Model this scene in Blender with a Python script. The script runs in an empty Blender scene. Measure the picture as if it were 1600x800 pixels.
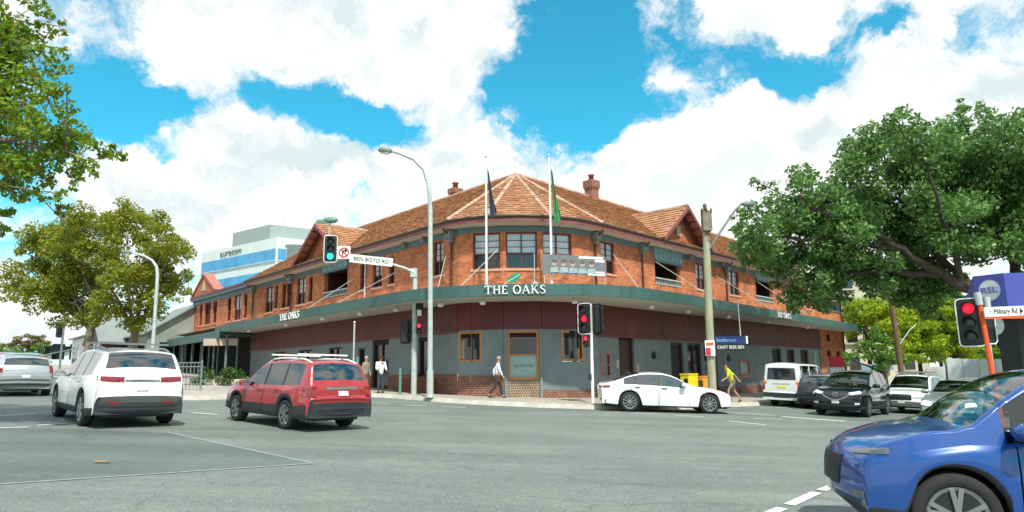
import bpy, bmesh, math, random
import numpy as np
from mathutils import Vector, Matrix
from mathutils.bvhtree import BVHTree
R = math.radians
rnd = random.Random(7)
sc = bpy.context.scene
col = sc.collection

# ------------------------------------------------------------------ camera
PITCH, ROLL, CAMH = R(9.94), R(-0.7), 1.6
cam_data = bpy.data.cameras.new('camera')
cam = bpy.data.objects.new('camera', cam_data); col.objects.link(cam)
cam_data.sensor_width = 36; cam_data.lens = 36 * 1067 / 1600
cam_data.clip_start = 0.1; cam_data.clip_end = 6000
fw = Vector((0, math.cos(PITCH), math.sin(PITCH)))
r0 = Vector((1, 0, 0)); u0 = r0.cross(fw)
rr = r0 * math.cos(ROLL) + u0 * math.sin(ROLL); uu = -r0 * math.sin(ROLL) + u0 * math.cos(ROLL)
cam.matrix_world = Matrix(((rr.x, uu.x, -fw.x, 0), (rr.y, uu.y, -fw.y, 0), (rr.z, uu.z, -fw.z, CAMH), (0, 0, 0, 1)))
sc.camera = cam

# ------------------------------------------------------------------ light
SUN_AZ, SUN_EL = 163.0, 54.0
sun_data = bpy.data.lights.new('sun', 'SUN'); sun = bpy.data.objects.new('sun', sun_data); col.objects.link(sun)
sun_data.energy = 4.3; sun_data.angle = R(2.0); sun_data.color = (1.0, 0.95, 0.86)
sd = Vector((math.sin(R(SUN_AZ)) * math.cos(R(SUN_EL)), math.cos(R(SUN_AZ)) * math.cos(R(SUN_EL)), math.sin(R(SUN_EL))))
sun.rotation_euler = sd.to_track_quat('Z', 'Y').to_euler()
sc.view_settings.view_transform = 'Standard'; sc.view_settings.look = 'None'
sc.view_settings.exposure = 0.30; sc.view_settings.gamma = 1.0
sc.cycles.max_bounces = 6; sc.cycles.transparent_max_bounces = 12
sc.cycles.use_denoising = True

def build_world():
    w = bpy.data.worlds.new('World'); sc.world = w; w.use_nodes = True
    nt = w.node_tree; N = nt.nodes; K = nt.links
    for n in list(N): N.remove(n)
    out = N.new('ShaderNodeOutputWorld'); bg = N.new('ShaderNodeBackground'); bg.inputs[1].default_value = 0.1
    sky = N.new('ShaderNodeTexSky'); sky.sky_type = 'NISHITA'; sky.sun_disc = False
    sky.sun_elevation = R(SUN_EL); sky.sun_rotation = R(SUN_AZ); sky.air_density = 1.1; sky.ozone_density = 2.2; sky.dust_density = 0.4
    tint = N.new('ShaderNodeMix'); tint.data_type = 'RGBA'; tint.blend_type = 'MULTIPLY'; tint.inputs[0].default_value = 1
    K.new(sky.outputs[0], tint.inputs[6]); tint.inputs[7].default_value = SKY_TINT
    geo = N.new('ShaderNodeTexCoord')
    nrm = N.new('ShaderNodeVectorMath'); nrm.operation = 'NORMALIZE'; K.new(geo.outputs['Generated'], nrm.inputs[0])
    D0 = nrm.outputs[0]
    wn = N.new('ShaderNodeTexNoise'); wn.inputs['Scale'].default_value = 7; wn.inputs['Detail'].default_value = 8; wn.inputs['Roughness'].default_value = .62; K.new(D0, wn.inputs['Vector'])
    ws = N.new('ShaderNodeVectorMath'); ws.operation = 'SUBTRACT'; K.new(wn.outputs[1], ws.inputs[0]); ws.inputs[1].default_value = (.5, .5, .5)
    wm = N.new('ShaderNodeVectorMath'); wm.operation = 'MULTIPLY_ADD'; K.new(ws.outputs[0], wm.inputs[0]); wm.inputs[1].default_value = (.16, .16, .16); K.new(D0, wm.inputs[2])
    D = wm.outputs[0]
    def noise(scale, detail, rough, dist, sz=1.5, off=0.0, oz=0.0):
        m = N.new('ShaderNodeVectorMath'); m.operation = 'MULTIPLY_ADD'; K.new(D, m.inputs[0])
        m.inputs[1].default_value = (1, 1, sz); m.inputs[2].default_value = (off, off * .7, off * .3 + oz)
        n = N.new('ShaderNodeTexNoise'); n.inputs['Scale'].default_value = scale; n.inputs['Detail'].default_value = detail
        n.inputs['Roughness'].default_value = rough; n.inputs['Distortion'].default_value = dist
        K.new(m.outputs[0], n.inputs['Vector']); return n.outputs[0]
    def math2(op, a, b):
        n = N.new('ShaderNodeMath'); n.operation = op
        for i, v in enumerate((a, b)):
            if isinstance(v, (int, float)): n.inputs[i].default_value = v
            else: K.new(v, n.inputs[i])
        return n.outputs[0]
    dens = math2('ADD', math2('MULTIPLY', noise(6.5, 12, .62, .1), 1.15), math2('ADD', math2('MULTIPLY', noise(2.0, 5, .5, .2, 1.5, 3.1), 0.35), -.25))
    # openings (negative) and cloud banks (positive) by direction: (dx, dz with dy = 1), half sizes, weight
    for (x, z, rx, rz, wgt) in SKY_SPOTS:
        d = Vector((x, 1, z)).normalized()
        s = N.new('ShaderNodeVectorMath'); s.operation = 'SUBTRACT'; K.new(D, s.inputs[0]); s.inputs[1].default_value = d
        m = N.new('ShaderNodeVectorMath'); m.operation = 'MULTIPLY'; K.new(s.outputs[0], m.inputs[0]); m.inputs[1].default_value = (1 / rx, .9, 1 / rz)
        l = N.new('ShaderNodeVectorMath'); l.operation = 'LENGTH'; K.new(m.outputs[0], l.inputs[0])
        r_ = N.new('ShaderNodeMapRange'); r_.interpolation_type = 'SMOOTHSTEP'
        r_.inputs[1].default_value = 0; r_.inputs[2].default_value = 1; r_.inputs[3].default_value = wgt; r_.inputs[4].default_value = 0
        K.new(l.outputs[1], r_.inputs[0]); dens = math2('ADD', dens, r_.outputs[0])
    sp = N.new('ShaderNodeSeparateXYZ'); K.new(D0, sp.inputs[0])
    hz = N.new('ShaderNodeMapRange'); hz.interpolation_type = 'SMOOTHSTEP'; hz.inputs[1].default_value = -.05; hz.inputs[2].default_value = .24; hz.inputs[3].default_value = .22; hz.inputs[4].default_value = 0; K.new(sp.outputs[2], hz.inputs[0])
    dens = math2('ADD', dens, hz.outputs[0])          # cloud closes up towards the horizon
    mask = N.new('ShaderNodeMapRange'); mask.interpolation_type = 'SMOOTHSTEP'
    mask.inputs[1].default_value = 0.34; mask.inputs[2].default_value = 0.57; K.new(dens, mask.inputs[0])
    # cloud body: thick parts greyish, sunlit billows white
    sh = N.new('ShaderNodeMapRange'); sh.interpolation_type = 'SMOOTHSTEP'
    sh.inputs[1].default_value = 0.30; sh.inputs[2].default_value = 0.56
    K.new(math2('ADD', math2('MULTIPLY', noise(3.1, 7, .55, .3, 2.2, 7.7), .75), math2('MULTIPLY', noise(9, 6, .6, .2, 1.5, 1.3), .25)), sh.inputs[0])
    # relief of the billows: compare the cloud's own noise with itself a little higher up
    rel = math2('SUBTRACT', noise(6.5, 7, .55, .1), noise(6.5, 7, .55, .1, 1.5, 0, .055))
    rf = N.new('ShaderNodeMapRange'); rf.inputs[1].default_value = -.10; rf.inputs[2].default_value = .12; rf.inputs[3].default_value = -.55; rf.inputs[4].default_value = .6; K.new(rel, rf.inputs[0])
    shade = N.new('ShaderNodeMath'); shade.operation = 'ADD'; shade.use_clamp = True; K.new(sh.outputs[0], shade.inputs[0]); K.new(rf.outputs[0], shade.inputs[1])
    cm = N.new('ShaderNodeMix'); cm.data_type = 'RGBA'; K.new(shade.outputs[0], cm.inputs[0])
    cm.inputs[6].default_value = CLOUD_GREY; cm.inputs[7].default_value = CLOUD_WHITE
    mx = N.new('ShaderNodeMix'); mx.data_type = 'RGBA'
    K.new(mask.outputs[0], mx.inputs[0]); K.new(tint.outputs[2], mx.inputs[6]); K.new(cm.outputs[2], mx.inputs[7])
    K.new(mx.outputs[2], bg.inputs[0]); K.new(bg.outputs[0], out.inputs[0])

SKY_TINT = (0.34, 1.72, 1.66, 1)
CLOUD_GREY = (6.2, 7.1, 7.2, 1); CLOUD_WHITE = (9.3, 9.3, 9.1, 1)
def px(x, y):            # photo direction (per 1 m forward) of sky features
    a = (x - 800) / 1067.0; b = (400 - y) / 1067.0
    d = fw + rr * a + uu * b
    return d.x / d.y, d.z / d.y
SKY_SPOTS = []
for (x, y, rx, ry, wgt) in [(900, 110, 120, 150, -.34), (820, 170, 120, 60, -.25), (960, 140, 90, 70, -.22), (560, 185, 110, 60, -.34), (330, 150, 160, 55, -.3), (470, 150, 120, 45, -.2),
        (200, 170, 120, 60, -.22), (1100, 45, 70, 50, -.26), (1200, 110, 90, 55, -.28), (1395, 58, 45, 25, -.24), (1550, 72, 80, 50, -.3), (160, 110, 110, 50, -.14),
        (60, 300, 130, 110, -.18), (560, 215, 60, 45, -.2), (1430, 60, 30, 20, -.1), (960, 30, 50, 60, -.2), (180, 215, 90, 40, -.1),
        (500, 50, 330, 110, .26), (420, 220, 120, 110, .26), (310, 180, 70, 60, .2), (700, 200, 95, 55, .2), (1080, 300, 330, 120, .28), (1380, 200, 330, 130, .26), (1040, 110, 45, 45, .2), (640, 280, 190, 60, .2), (300, 330, 260, 90, .18), (1230, 30, 160, 50, .12)]:
    a, b = px(x, y); SKY_SPOTS.append((a, b, rx / 1067 * 1.25, ry / 1067 * 1.25, wgt))
build_world()

# ------------------------------------------------------------------ materials
MATS = {}
def lin(c): return tuple(((v / 255) / 12.92 if v <= 10 else (((v / 255) + .055) / 1.055) ** 2.4) for v in c)
def mat(name, c, rough=.6, metal=0.0, var=0.12, scale=6.0, bump=0.0, spec=.5, coat=0.0, emit=None, var2=0.0, scale2=.6, streak=False):
    if name in MATS: return MATS[name]
    m = bpy.data.materials.new(name); m.use_nodes = True; nt = m.node_tree; N = nt.nodes; K = nt.links
    b = N['Principled BSDF']; b.inputs['Roughness'].default_value = rough; b.inputs['Metallic'].default_value = metal
    b.inputs['Specular IOR Level'].default_value = spec; b.inputs['Coat Weight'].default_value = coat; b.inputs['Coat Roughness'].default_value = .04
    tc = N.new('ShaderNodeTexCoord')
    src = tc.outputs['Object']
    if streak:
        mp = N.new('ShaderNodeMapping'); mp.inputs['Scale'].default_value = (1, 1, .12); K.new(src, mp.inputs[0]); src = mp.outputs[0]
    n = N.new('ShaderNodeTexNoise'); n.inputs['Scale'].default_value = scale; n.inputs['Detail'].default_value = 6; n.inputs['Roughness'].default_value = .65
    K.new(src, n.inputs['Vector'])
    mr = N.new('ShaderNodeMapRange'); mr.inputs[1].default_value = .3; mr.inputs[2].default_value = .7
    mr.inputs[3].default_value = 1 - var; mr.inputs[4].default_value = 1 + var; K.new(n.outputs[0], mr.inputs[0])
    f = mr.outputs[0]
    if var2:
        n2 = N.new('ShaderNodeTexNoise'); n2.inputs['Scale'].default_value = scale2; n2.inputs['Detail'].default_value = 4
        K.new(tc.outputs['Object'], n2.inputs['Vector'])
        m2 = N.new('ShaderNodeMapRange'); m2.inputs[1].default_value = .3; m2.inputs[2].default_value = .7
        m2.inputs[3].default_value = 1 - var2; m2.inputs[4].default_value = 1 + var2; K.new(n2.outputs[0], m2.inputs[0])
        mu = N.new('ShaderNodeMath'); mu.operation = 'MULTIPLY'; K.new(f, mu.inputs[0]); K.new(m2.outputs[0], mu.inputs[1]); f = mu.outputs[0]
    mul = N.new('ShaderNodeVectorMath'); mul.operation = 'SCALE'; mul.inputs[0].default_value = c[:3]; K.new(f, mul.inputs['Scale'])
    K.new(mul.outputs[0], b.inputs['Base Color'])
    if bump:
        bp = N.new('ShaderNodeBump'); bp.inputs['Strength'].default_value = bump; bp.inputs['Distance'].default_value = .02
        K.new(n.outputs[0], bp.inputs['Height']); K.new(bp.outputs[0], b.inputs['Normal'])
    if emit:
        b.inputs['Emission Color'].default_value = (*emit[:3], 1); b.inputs['Emission Strength'].default_value = emit[3]
    MATS[name] = m; return m

def brick_mat(name, c1, c2, mortar, bw=.24, bh=.086, ms=.012, bias=0.0):
    m = bpy.data.materials.new(name); m.use_nodes = True; nt = m.node_tree; N = nt.nodes; K = nt.links
    b = N['Principled BSDF']; b.inputs['Roughness'].default_value = .85
    uv = N.new('ShaderNodeUVMap'); bt = N.new('ShaderNodeTexBrick')
    bt.inputs['Color1'].default_value = (*c1, 1); bt.inputs['Color2'].default_value = (*c2, 1); bt.inputs['Mortar'].default_value = (*mortar, 1)
    bt.inputs['Scale'].default_value = 1; bt.inputs['Mortar Size'].default_value = ms; bt.inputs['Brick Width'].default_value = bw; bt.inputs['Row Height'].default_value = bh
    bt.inputs['Bias'].default_value = bias
    K.new(uv.outputs[0], bt.inputs['Vector'])
    n = N.new('ShaderNodeTexNoise'); n.inputs['Scale'].default_value = 1.1; n.inputs['Detail'].default_value = 8; n.inputs['Roughness'].default_value = .7; K.new(uv.outputs[0], n.inputs['Vector'])
    mr = N.new('ShaderNodeMapRange'); mr.inputs[1].default_value = .3; mr.inputs[2].default_value = .7; mr.inputs[3].default_value = .55; mr.inputs[4].default_value = 1.4; K.new(n.outputs[0], mr.inputs[0])
    mul = N.new('ShaderNodeVectorMath'); mul.operation = 'SCALE'; K.new(bt.outputs[0], mul.inputs[0]); K.new(mr.outputs[0], mul.inputs['Scale']); K.new(mul.outputs[0], b.inputs['Base Color'])
    bp = N.new('ShaderNodeBump'); bp.inputs['Strength'].default_value = .5; bp.inputs['Distance'].default_value = .01; bp.invert = True
    K.new(bt.outputs['Fac'], bp.inputs['Height']); K.new(bp.outputs[0], b.inputs['Normal'])
    MATS[name] = m; return m

def island_mat(name, cols, rough=.8, transl=0.0, spec=.3, noise=0.0):   # each separate piece gets its own shade
    m = bpy.data.materials.new(name); m.use_nodes = True; nt = m.node_tree; N = nt.nodes; K = nt.links
    b = N['Principled BSDF']; b.inputs['Roughness'].default_value = rough; b.inputs['Specular IOR Level'].default_value = spec
    g = N.new('ShaderNodeNewGeometry'); oi = N.new('ShaderNodeObjectInfo')
    ad = N.new('ShaderNodeMath'); ad.operation = 'ADD'; K.new(g.outputs['Random Per Island'], ad.inputs[0]); K.new(oi.outputs['Random'], ad.inputs[1])
    fr = N.new('ShaderNodeMath'); fr.operation = 'FRACT'; K.new(ad.outputs[0], fr.inputs[0])
    cr = N.new('ShaderNodeValToRGB'); e = cr.color_ramp.elements
    for i, c in enumerate(cols):
        p = i / (len(cols) - 1)
        if i < 2: el = e[i]; el.position = p
        else: el = e.new(p)
        el.color = (*c, 1)
    e[0].position = 0
    K.new(fr.outputs[0], cr.inputs[0])
    cs = cr.outputs[0]
    if noise:
        tc = N.new('ShaderNodeTexCoord'); n = N.new('ShaderNodeTexNoise'); n.inputs['Scale'].default_value = .7; n.inputs['Detail'].default_value = 5; K.new(tc.outputs['Object'], n.inputs['Vector'])
        mr = N.new('ShaderNodeMapRange'); mr.inputs[1].default_value = .3; mr.inputs[2].default_value = .7; mr.inputs[3].default_value = 1 - noise; mr.inputs[4].default_value = 1 + noise; K.new(n.outputs[0], mr.inputs[0])
        mul = N.new('ShaderNodeVectorMath'); mul.operation = 'SCALE'; K.new(cs, mul.inputs[0]); K.new(mr.outputs[0], mul.inputs['Scale']); cs = mul.outputs[0]
    K.new(cs, b.inputs['Base Color'])
    if transl:
        t = N.new('ShaderNodeBsdfTranslucent'); K.new(cs, t.inputs[0]); mx = N.new('ShaderNodeMixShader'); mx.inputs[0].default_value = transl
        K.new(b.outputs[0], mx.inputs[1]); K.new(t.outputs[0], mx.inputs[2]); K.new(mx.outputs[0], N['Material Output'].inputs[0])
    MATS[name] = m; return m

def glass_mat(name, tint, opac=.3, rough=.02):
    m = bpy.data.materials.new(name); m.use_nodes = True; nt = m.node_tree; N = nt.nodes; K = nt.links
    N.remove(N['Principled BSDF'])
    tr = N.new('ShaderNodeBsdfTransparent'); tr.inputs[0].default_value = (*tint, 1)
    gl = N.new('ShaderNodeBsdfGlossy'); gl.inputs['Roughness'].default_value = rough; gl.inputs[0].default_value = (.95, 1, 1, 1)
    lw = N.new('ShaderNodeFresnel'); lw.inputs[0].default_value = 1.5
    ad = N.new('ShaderNodeMath'); ad.operation = 'ADD'; ad.use_clamp = True; K.new(lw.outputs[0], ad.inputs[0]); ad.inputs[1].default_value = opac
    mx = N.new('ShaderNodeMixShader'); K.new(ad.outputs[0], mx.inputs[0]); K.new(tr.outputs[0], mx.inputs[1]); K.new(gl.outputs[0], mx.inputs[2])
    K.new(mx.outputs[0], N['Material Output'].inputs[0]); MATS[name] = m; return m

def asphalt_mat(name, c, var, var2, bump, grain=90.0):
    m = bpy.data.materials.new(name); m.use_nodes = True; nt = m.node_tree; N = nt.nodes; K = nt.links
    b = N['Principled BSDF']; b.inputs['Roughness'].default_value = .72; b.inputs['Specular IOR Level'].default_value = .35
    tc = N.new('ShaderNodeTexCoord')
    def nz(scale, det, rough, lo, hi, sx=(1, 1, 1), rot=0):
        mp = N.new('ShaderNodeMapping'); mp.inputs['Scale'].default_value = sx; mp.inputs['Rotation'].default_value = (0, 0, rot); K.new(tc.outputs['Object'], mp.inputs[0])
        n = N.new('ShaderNodeTexNoise'); n.inputs['Scale'].default_value = scale; n.inputs['Detail'].default_value = det; n.inputs['Roughness'].default_value = rough; K.new(mp.outputs[0], n.inputs['Vector'])
        r_ = N.new('ShaderNodeMapRange'); r_.inputs[1].default_value = .3; r_.inputs[2].default_value = .7; r_.inputs[3].default_value = lo; r_.inputs[4].default_value = hi; K.new(n.outputs[0], r_.inputs[0])
        return r_.outputs[0], n.outputs[0]
    a, an = nz(grain, 2, .7, 1 - var, 1 + var); b_, _ = nz(.35, 6, .6, 1 - var2, 1 + var2)
    c_, _ = nz(.5, 6, .65, .76, 1.2, (.10, 1.5, 1), R(8)); d_, _ = nz(7, 5, .75, .86, 1.14)
    def mul(p, q):
        n = N.new('ShaderNodeMath'); n.operation = 'MULTIPLY'; K.new(p, n.inputs[0]); K.new(q, n.inputs[1]); return n.outputs[0]
    f = mul(mul(a, b_), mul(c_, d_))
    # cracks: thin dark lines at the borders of warped cells
    mp = N.new('ShaderNodeMapping'); mp.inputs['Scale'].default_value = (.16, .3, 1); mp.inputs['Rotation'].default_value = (0, 0, R(-14)); K.new(tc.outputs['Object'], mp.inputs[0])
    wn = N.new('ShaderNodeTexNoise'); wn.inputs['Scale'].default_value = 3.5; wn.inputs['Detail'].default_value = 5; K.new(mp.outputs[0], wn.inputs['Vector'])
    wa = N.new('ShaderNodeVectorMath'); wa.operation = 'MULTIPLY_ADD'; K.new(wn.outputs[1], wa.inputs[0]); wa.inputs[1].default_value = (.35, .35, 0); K.new(mp.outputs[0], wa.inputs[2])
    vo = N.new('ShaderNodeTexVoronoi'); vo.feature = 'DISTANCE_TO_EDGE'; vo.inputs['Scale'].default_value = 1.0; K.new(wa.outputs[0], vo.inputs['Vector'])
    cr = N.new('ShaderNodeMapRange'); cr.inputs[1].default_value = 0.0; cr.inputs[2].default_value = .006; cr.inputs[3].default_value = .72; cr.inputs[4].default_value = 1.0; K.new(vo.outputs['Distance'], cr.inputs[0])
    f = mul(f, cr.outputs[0])
    s = N.new('ShaderNodeVectorMath'); s.operation = 'SCALE'; s.inputs[0].default_value = c; K.new(f, s.inputs['Scale']); K.new(s.outputs[0], b.inputs['Base Color'])
    bp = N.new('ShaderNodeBump'); bp.inputs['Strength'].default_value = bump; bp.inputs['Distance'].default_value = .01; K.new(an, bp.inputs['Height']); K.new(bp.outputs[0], b.inputs['Normal'])
    MATS[name] = m; return m

asphalt_mat('asphalt', (.160, .184, .168), .42, .16, .6, 38.0)
asphalt_mat('asphalt_patch', (.112, .138, .127), .25, .14, .4, 46.0)
mat('seal', (.24, .28, .26), .7, var=.3, scale=14)
mat('terrain', (.10, .12, .05), .9, var=.3, scale=.5)
mat('concrete', (.42, .40, .33), .85, var=.18, scale=3, bump=.2, var2=.15)
mat('paving', (.36, .33, .28), .85, var=.16, scale=5, bump=.2, var2=.15)
mat('kerb', (.46, .44, .37), .85, var=.2, scale=2.2, bump=.2)
mat('line_paint', (.62, .64, .60), .6, var=.22, scale=9)
brick_mat('brick', (.64, .175, .050), (.36, .078, .026), (.38, .21, .12))
brick_mat('brick_pale', (.60, .29, .17), (.50, .2, .1), (.45, .33, .24))
brick_mat('plinth_tile', (.21, .068, .042), (.155, .048, .034), (.30, .22, .15), .2, .1, .012)
brick_mat('check_tile', (.17, .055, .04), (.115, .07, .045), (.34, .28, .19), .11, .11, .022)
mat('render_grey', (.185, .225, .228), .75, var=.1, scale=2, bump=.1, var2=.1)
mat('maroon_panel', (.115, .0085, .016), .42, var=.2, scale=2.0, var2=.2, streak=True)
mat('maroon_panel_b', (.10, .013, .016), .5, var=.22, scale=3.0, var2=.2, streak=True)
mat('maroon_trim', (.15, .028, .028), .5, var=.15, scale=4)
mat('pink_fascia', (.235, .075, .066), .55, var=.15, scale=3)
mat('soffit_cream', (.50, .40, .33), .7, var=.1, scale=3)
mat('teal_beam', (.105, .165, .185), .6, var=.12, scale=3)
mat('teal_panel', (.20, .36, .40), .6, var=.12, scale=3)
mat('awning_green', (.047, .118, .104), .45, var=.14, scale=1.5, var2=.14, streak=True)
mat('awning_soffit', (.50, .49, .42), .75, var=.10, scale=2)
mat('gutter_brown', (.05, .03, .025), .5)
mat('timber_frame', (.50, .20, .06), .5, var=.18, scale=5)
mat('timber_dark', (.055, .018, .016), .5, var=.2, scale=5)
mat('window_frame', (.13, .026, .028), .45)
mat('dark', (.012, .013, .014), .6)
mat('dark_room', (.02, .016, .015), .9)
mat('blind', (.52, .60, .62), .25, var=.1, scale=3, coat=.6)
mat('glass_dark', (.010, .014, .018), .06, var=.05, spec=.9)
mat('glass_blue', (.05, .30, .55), .10, var=.25, scale=.3, spec=1.0)
mat('frosted', (.30, .42, .40), .35, var=.06)
mat('white_paint', (.80, .81, .79), .5, var=.05)
mat('sign_white', (.74, .78, .74), .5, var=.04)
mat('sign_blue', (.012, .03, .16), .4); mat('sign_black', (.012, .016, .014), .45); mat('text_blue', (.25, .45, .75), .5)
mat('sign_red', (.55, .02, .04), .5); mat('orange_paint', (.72, .10, .025), .5, var=.1)
mat('leaf_green', (.01, .26, .12), .5); mat('purple_fascia', (.055, .075, .34), .45, var=.1, scale=1.5)
mat('lilac', (.42, .42, .60), .5)
mat('galv', (.46, .52, .49), .5, metal=.15, var=.16, scale=4, bump=.05); mat('galv_dark', (.16, .2, .19), .5)
mat('pole_green', (.12, .26, .2), .5); mat('pole_white', (.78, .78, .76), .45)
mat('wood_pole', (.33, .335, .21), .85, var=.25, scale=7, bump=.4, streak=True)
mat('wood_brown', (.16, .10, .06), .85, var=.25, scale=7, bump=.4, streak=True)
mat('signal_black', (.014, .016, .017), .55); mat('signal_border', (.78, .80, .78), .5)
mat('lamp_green', (.0, .5, .3), .3, emit=(.02, 1, .5, 2.5)); mat('lamp_red', (.5, .0, .02), .3, emit=(1, .02, .06, .8)); mat('lamp_off', (.05, .05, .05), .25)
mat('walk_red', (.5, .0, .02), .3, emit=(1, .02, .08, 2))
mat('tyre', (.018, .018, .019), .85, var=.2, scale=20); mat('alloy', (.30, .31, .32), .35, metal=.7); mat('cladding', (.032, .036, .040), .65)
mat('chrome', (.65, .66, .66), .12, metal=1.0); mat('seat', (.03, .03, .032), .8); mat('plate', (.7, .72, .68), .5); mat('plate_yellow', (.72, .68, .08), .5)
mat('tail_red', (.22, .008, .014), .15, coat=1); mat('head_glass', (.62, .66, .66), .12, coat=1); mat('head_lit', (.9, .85, .7), .2, emit=(1, .9, .65, 3)); mat('amber', (.7, .22, .02), .3)
def paint(n, c, m=0.0): return mat(n, c, .28, metal=m, var=.03, scale=2, coat=1.0)
paint('car_white', (.74, .76, .74)); paint('car_red', (.36, .018, .022)); mat('car_black', (.004, .005, .008), .12, var=.03, scale=2, coat=.5); paint('car_silver', (.42, .46, .46), .4)
paint('car_blue', (.002, .058, .27), .15); paint('car_teal', (.30, .38, .37), .35); paint('car_grey', (.03, .034, .036), .2); paint('van_white', (.72, .74, .72))
glass_mat('blue_car_glass', (.55, .66, .64), .05); glass_mat('car_glass', (.16, .20, .20), .16); glass_mat('car_glass_clear', (.52, .62, .60), .10)
mat('skin', (.45, .24, .16), .6); mat('skin_dark', (.25, .12, .07), .6); mat('hair_grey', (.35, .33, .30), .8); mat('hair_dark', (.02, .015, .012), .7)
mat('shirt_white', (.72, .78, .82), .8); mat('trousers', (.05, .032, .035), .85); mat('hivis', (.62, .68, .03), .7, emit=None); mat('khaki', (.15, .14, .07), .9); mat('shirt_tan', (.33, .27, .22), .9); mat('jeans', (.05, .06, .08), .9); mat('shoe', (.02, .015, .013), .6)
mat('bark', (.055, .045, .036), .95, var=.35, scale=5, bump=.6, streak=True); mat('bark_pale', (.20, .17, .12), .95, var=.4, scale=4, bump=.4)
mat('grey_roof', (.20, .23, .22), .7, var=.1, var2=.1); mat('shop_wall', (.25, .27, .25), .8, var2=.15); mat('office_white', (.62, .70, .69), .6, var2=.05); mat('office_grey', (.30, .37, .36), .6)
mat('apartment', (.50, .47, .34), .8, var2=.1); mat('flag_dark', (.035, .05, .085), .8, var=.5, scale=4); mat('flag_green', (.05, .27, .09), .8, var=.3, scale=4)
mat('banner_grey', (.15, .17, .18), .7, var=.2, scale=4); mat('face', (.44, .31, .25), .8, var=.25, scale=9); mat('yellow_box', (.75, .62, .02), .5); mat('orange_box', (.75, .32, .05), .5)
mat('step_brick', (.19, .06, .038), .85, var=.25, scale=9)
mat('autumn_dry', (.42, .24, .07), .8, var=.3, scale=20)
mat('head_dark', (.09, .10, .11), .12, coat=1)
mat('chimney_brick', (.26, .12, .075), .9, var=.3, scale=7)
mat('maroon_dark', (.02, .004, .005), .8)
mat('poster_cream', (.34, .33, .22), .6, var=.3, scale=8)
mat('hair_brown', (.16, .12, .09), .8, var=.4, scale=9); mat('banner_shirt', (.34, .42, .42), .8, var=.3, scale=6)
mat('salmon', (.42, .15, .11), .7, var=.15, scale=2)
island_mat('roof_tile', [(.34, .165, .085), (.43, .235, .125), (.38, .195, .10), (.48, .285, .165), (.40, .21, .112), (.44, .215, .105)], .85, noise=.16)
island_mat('ridge_tile', [(.40, .25, .18), (.50, .37, .29), (.36, .19, .12)], .85)
island_mat('fig_leaf', [(.065, .16, .034), (.125, .27, .065), (.20, .37, .095), (.09, .22, .055)], .42, .4, .5)
island_mat('plane_leaf', [(.10, .22, .015), (.18, .32, .018), (.30, .38, .03), (.12, .27, .022), (.26, .19, .03)], .5, .45, .4)
island_mat('olive_leaf', [(.17, .23, .020), (.26, .31, .026), (.34, .35, .03), (.20, .28, .028), (.32, .27, .035)], .55, .5, .4)
island_mat('lime_leaf', [(.20, .34, .015), (.36, .46, .018), (.48, .52, .025), (.15, .30, .024)], .5, .4, .4)
island_mat('mid_leaf', [(.07, .20, .03), (.14, .32, .04), (.20, .38, .045), (.08, .24, .04)], .5, .4, .4)
island_mat('autumn_leaf', [(.10, .14, .02), (.22, .13, .04), (.16, .19, .03)], .5, .3, .4)
island_mat('hedge_leaf', [(.02, .07, .012), (.05, .12, .02), (.09, .13, .02)], .5, .25, .4)

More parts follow.
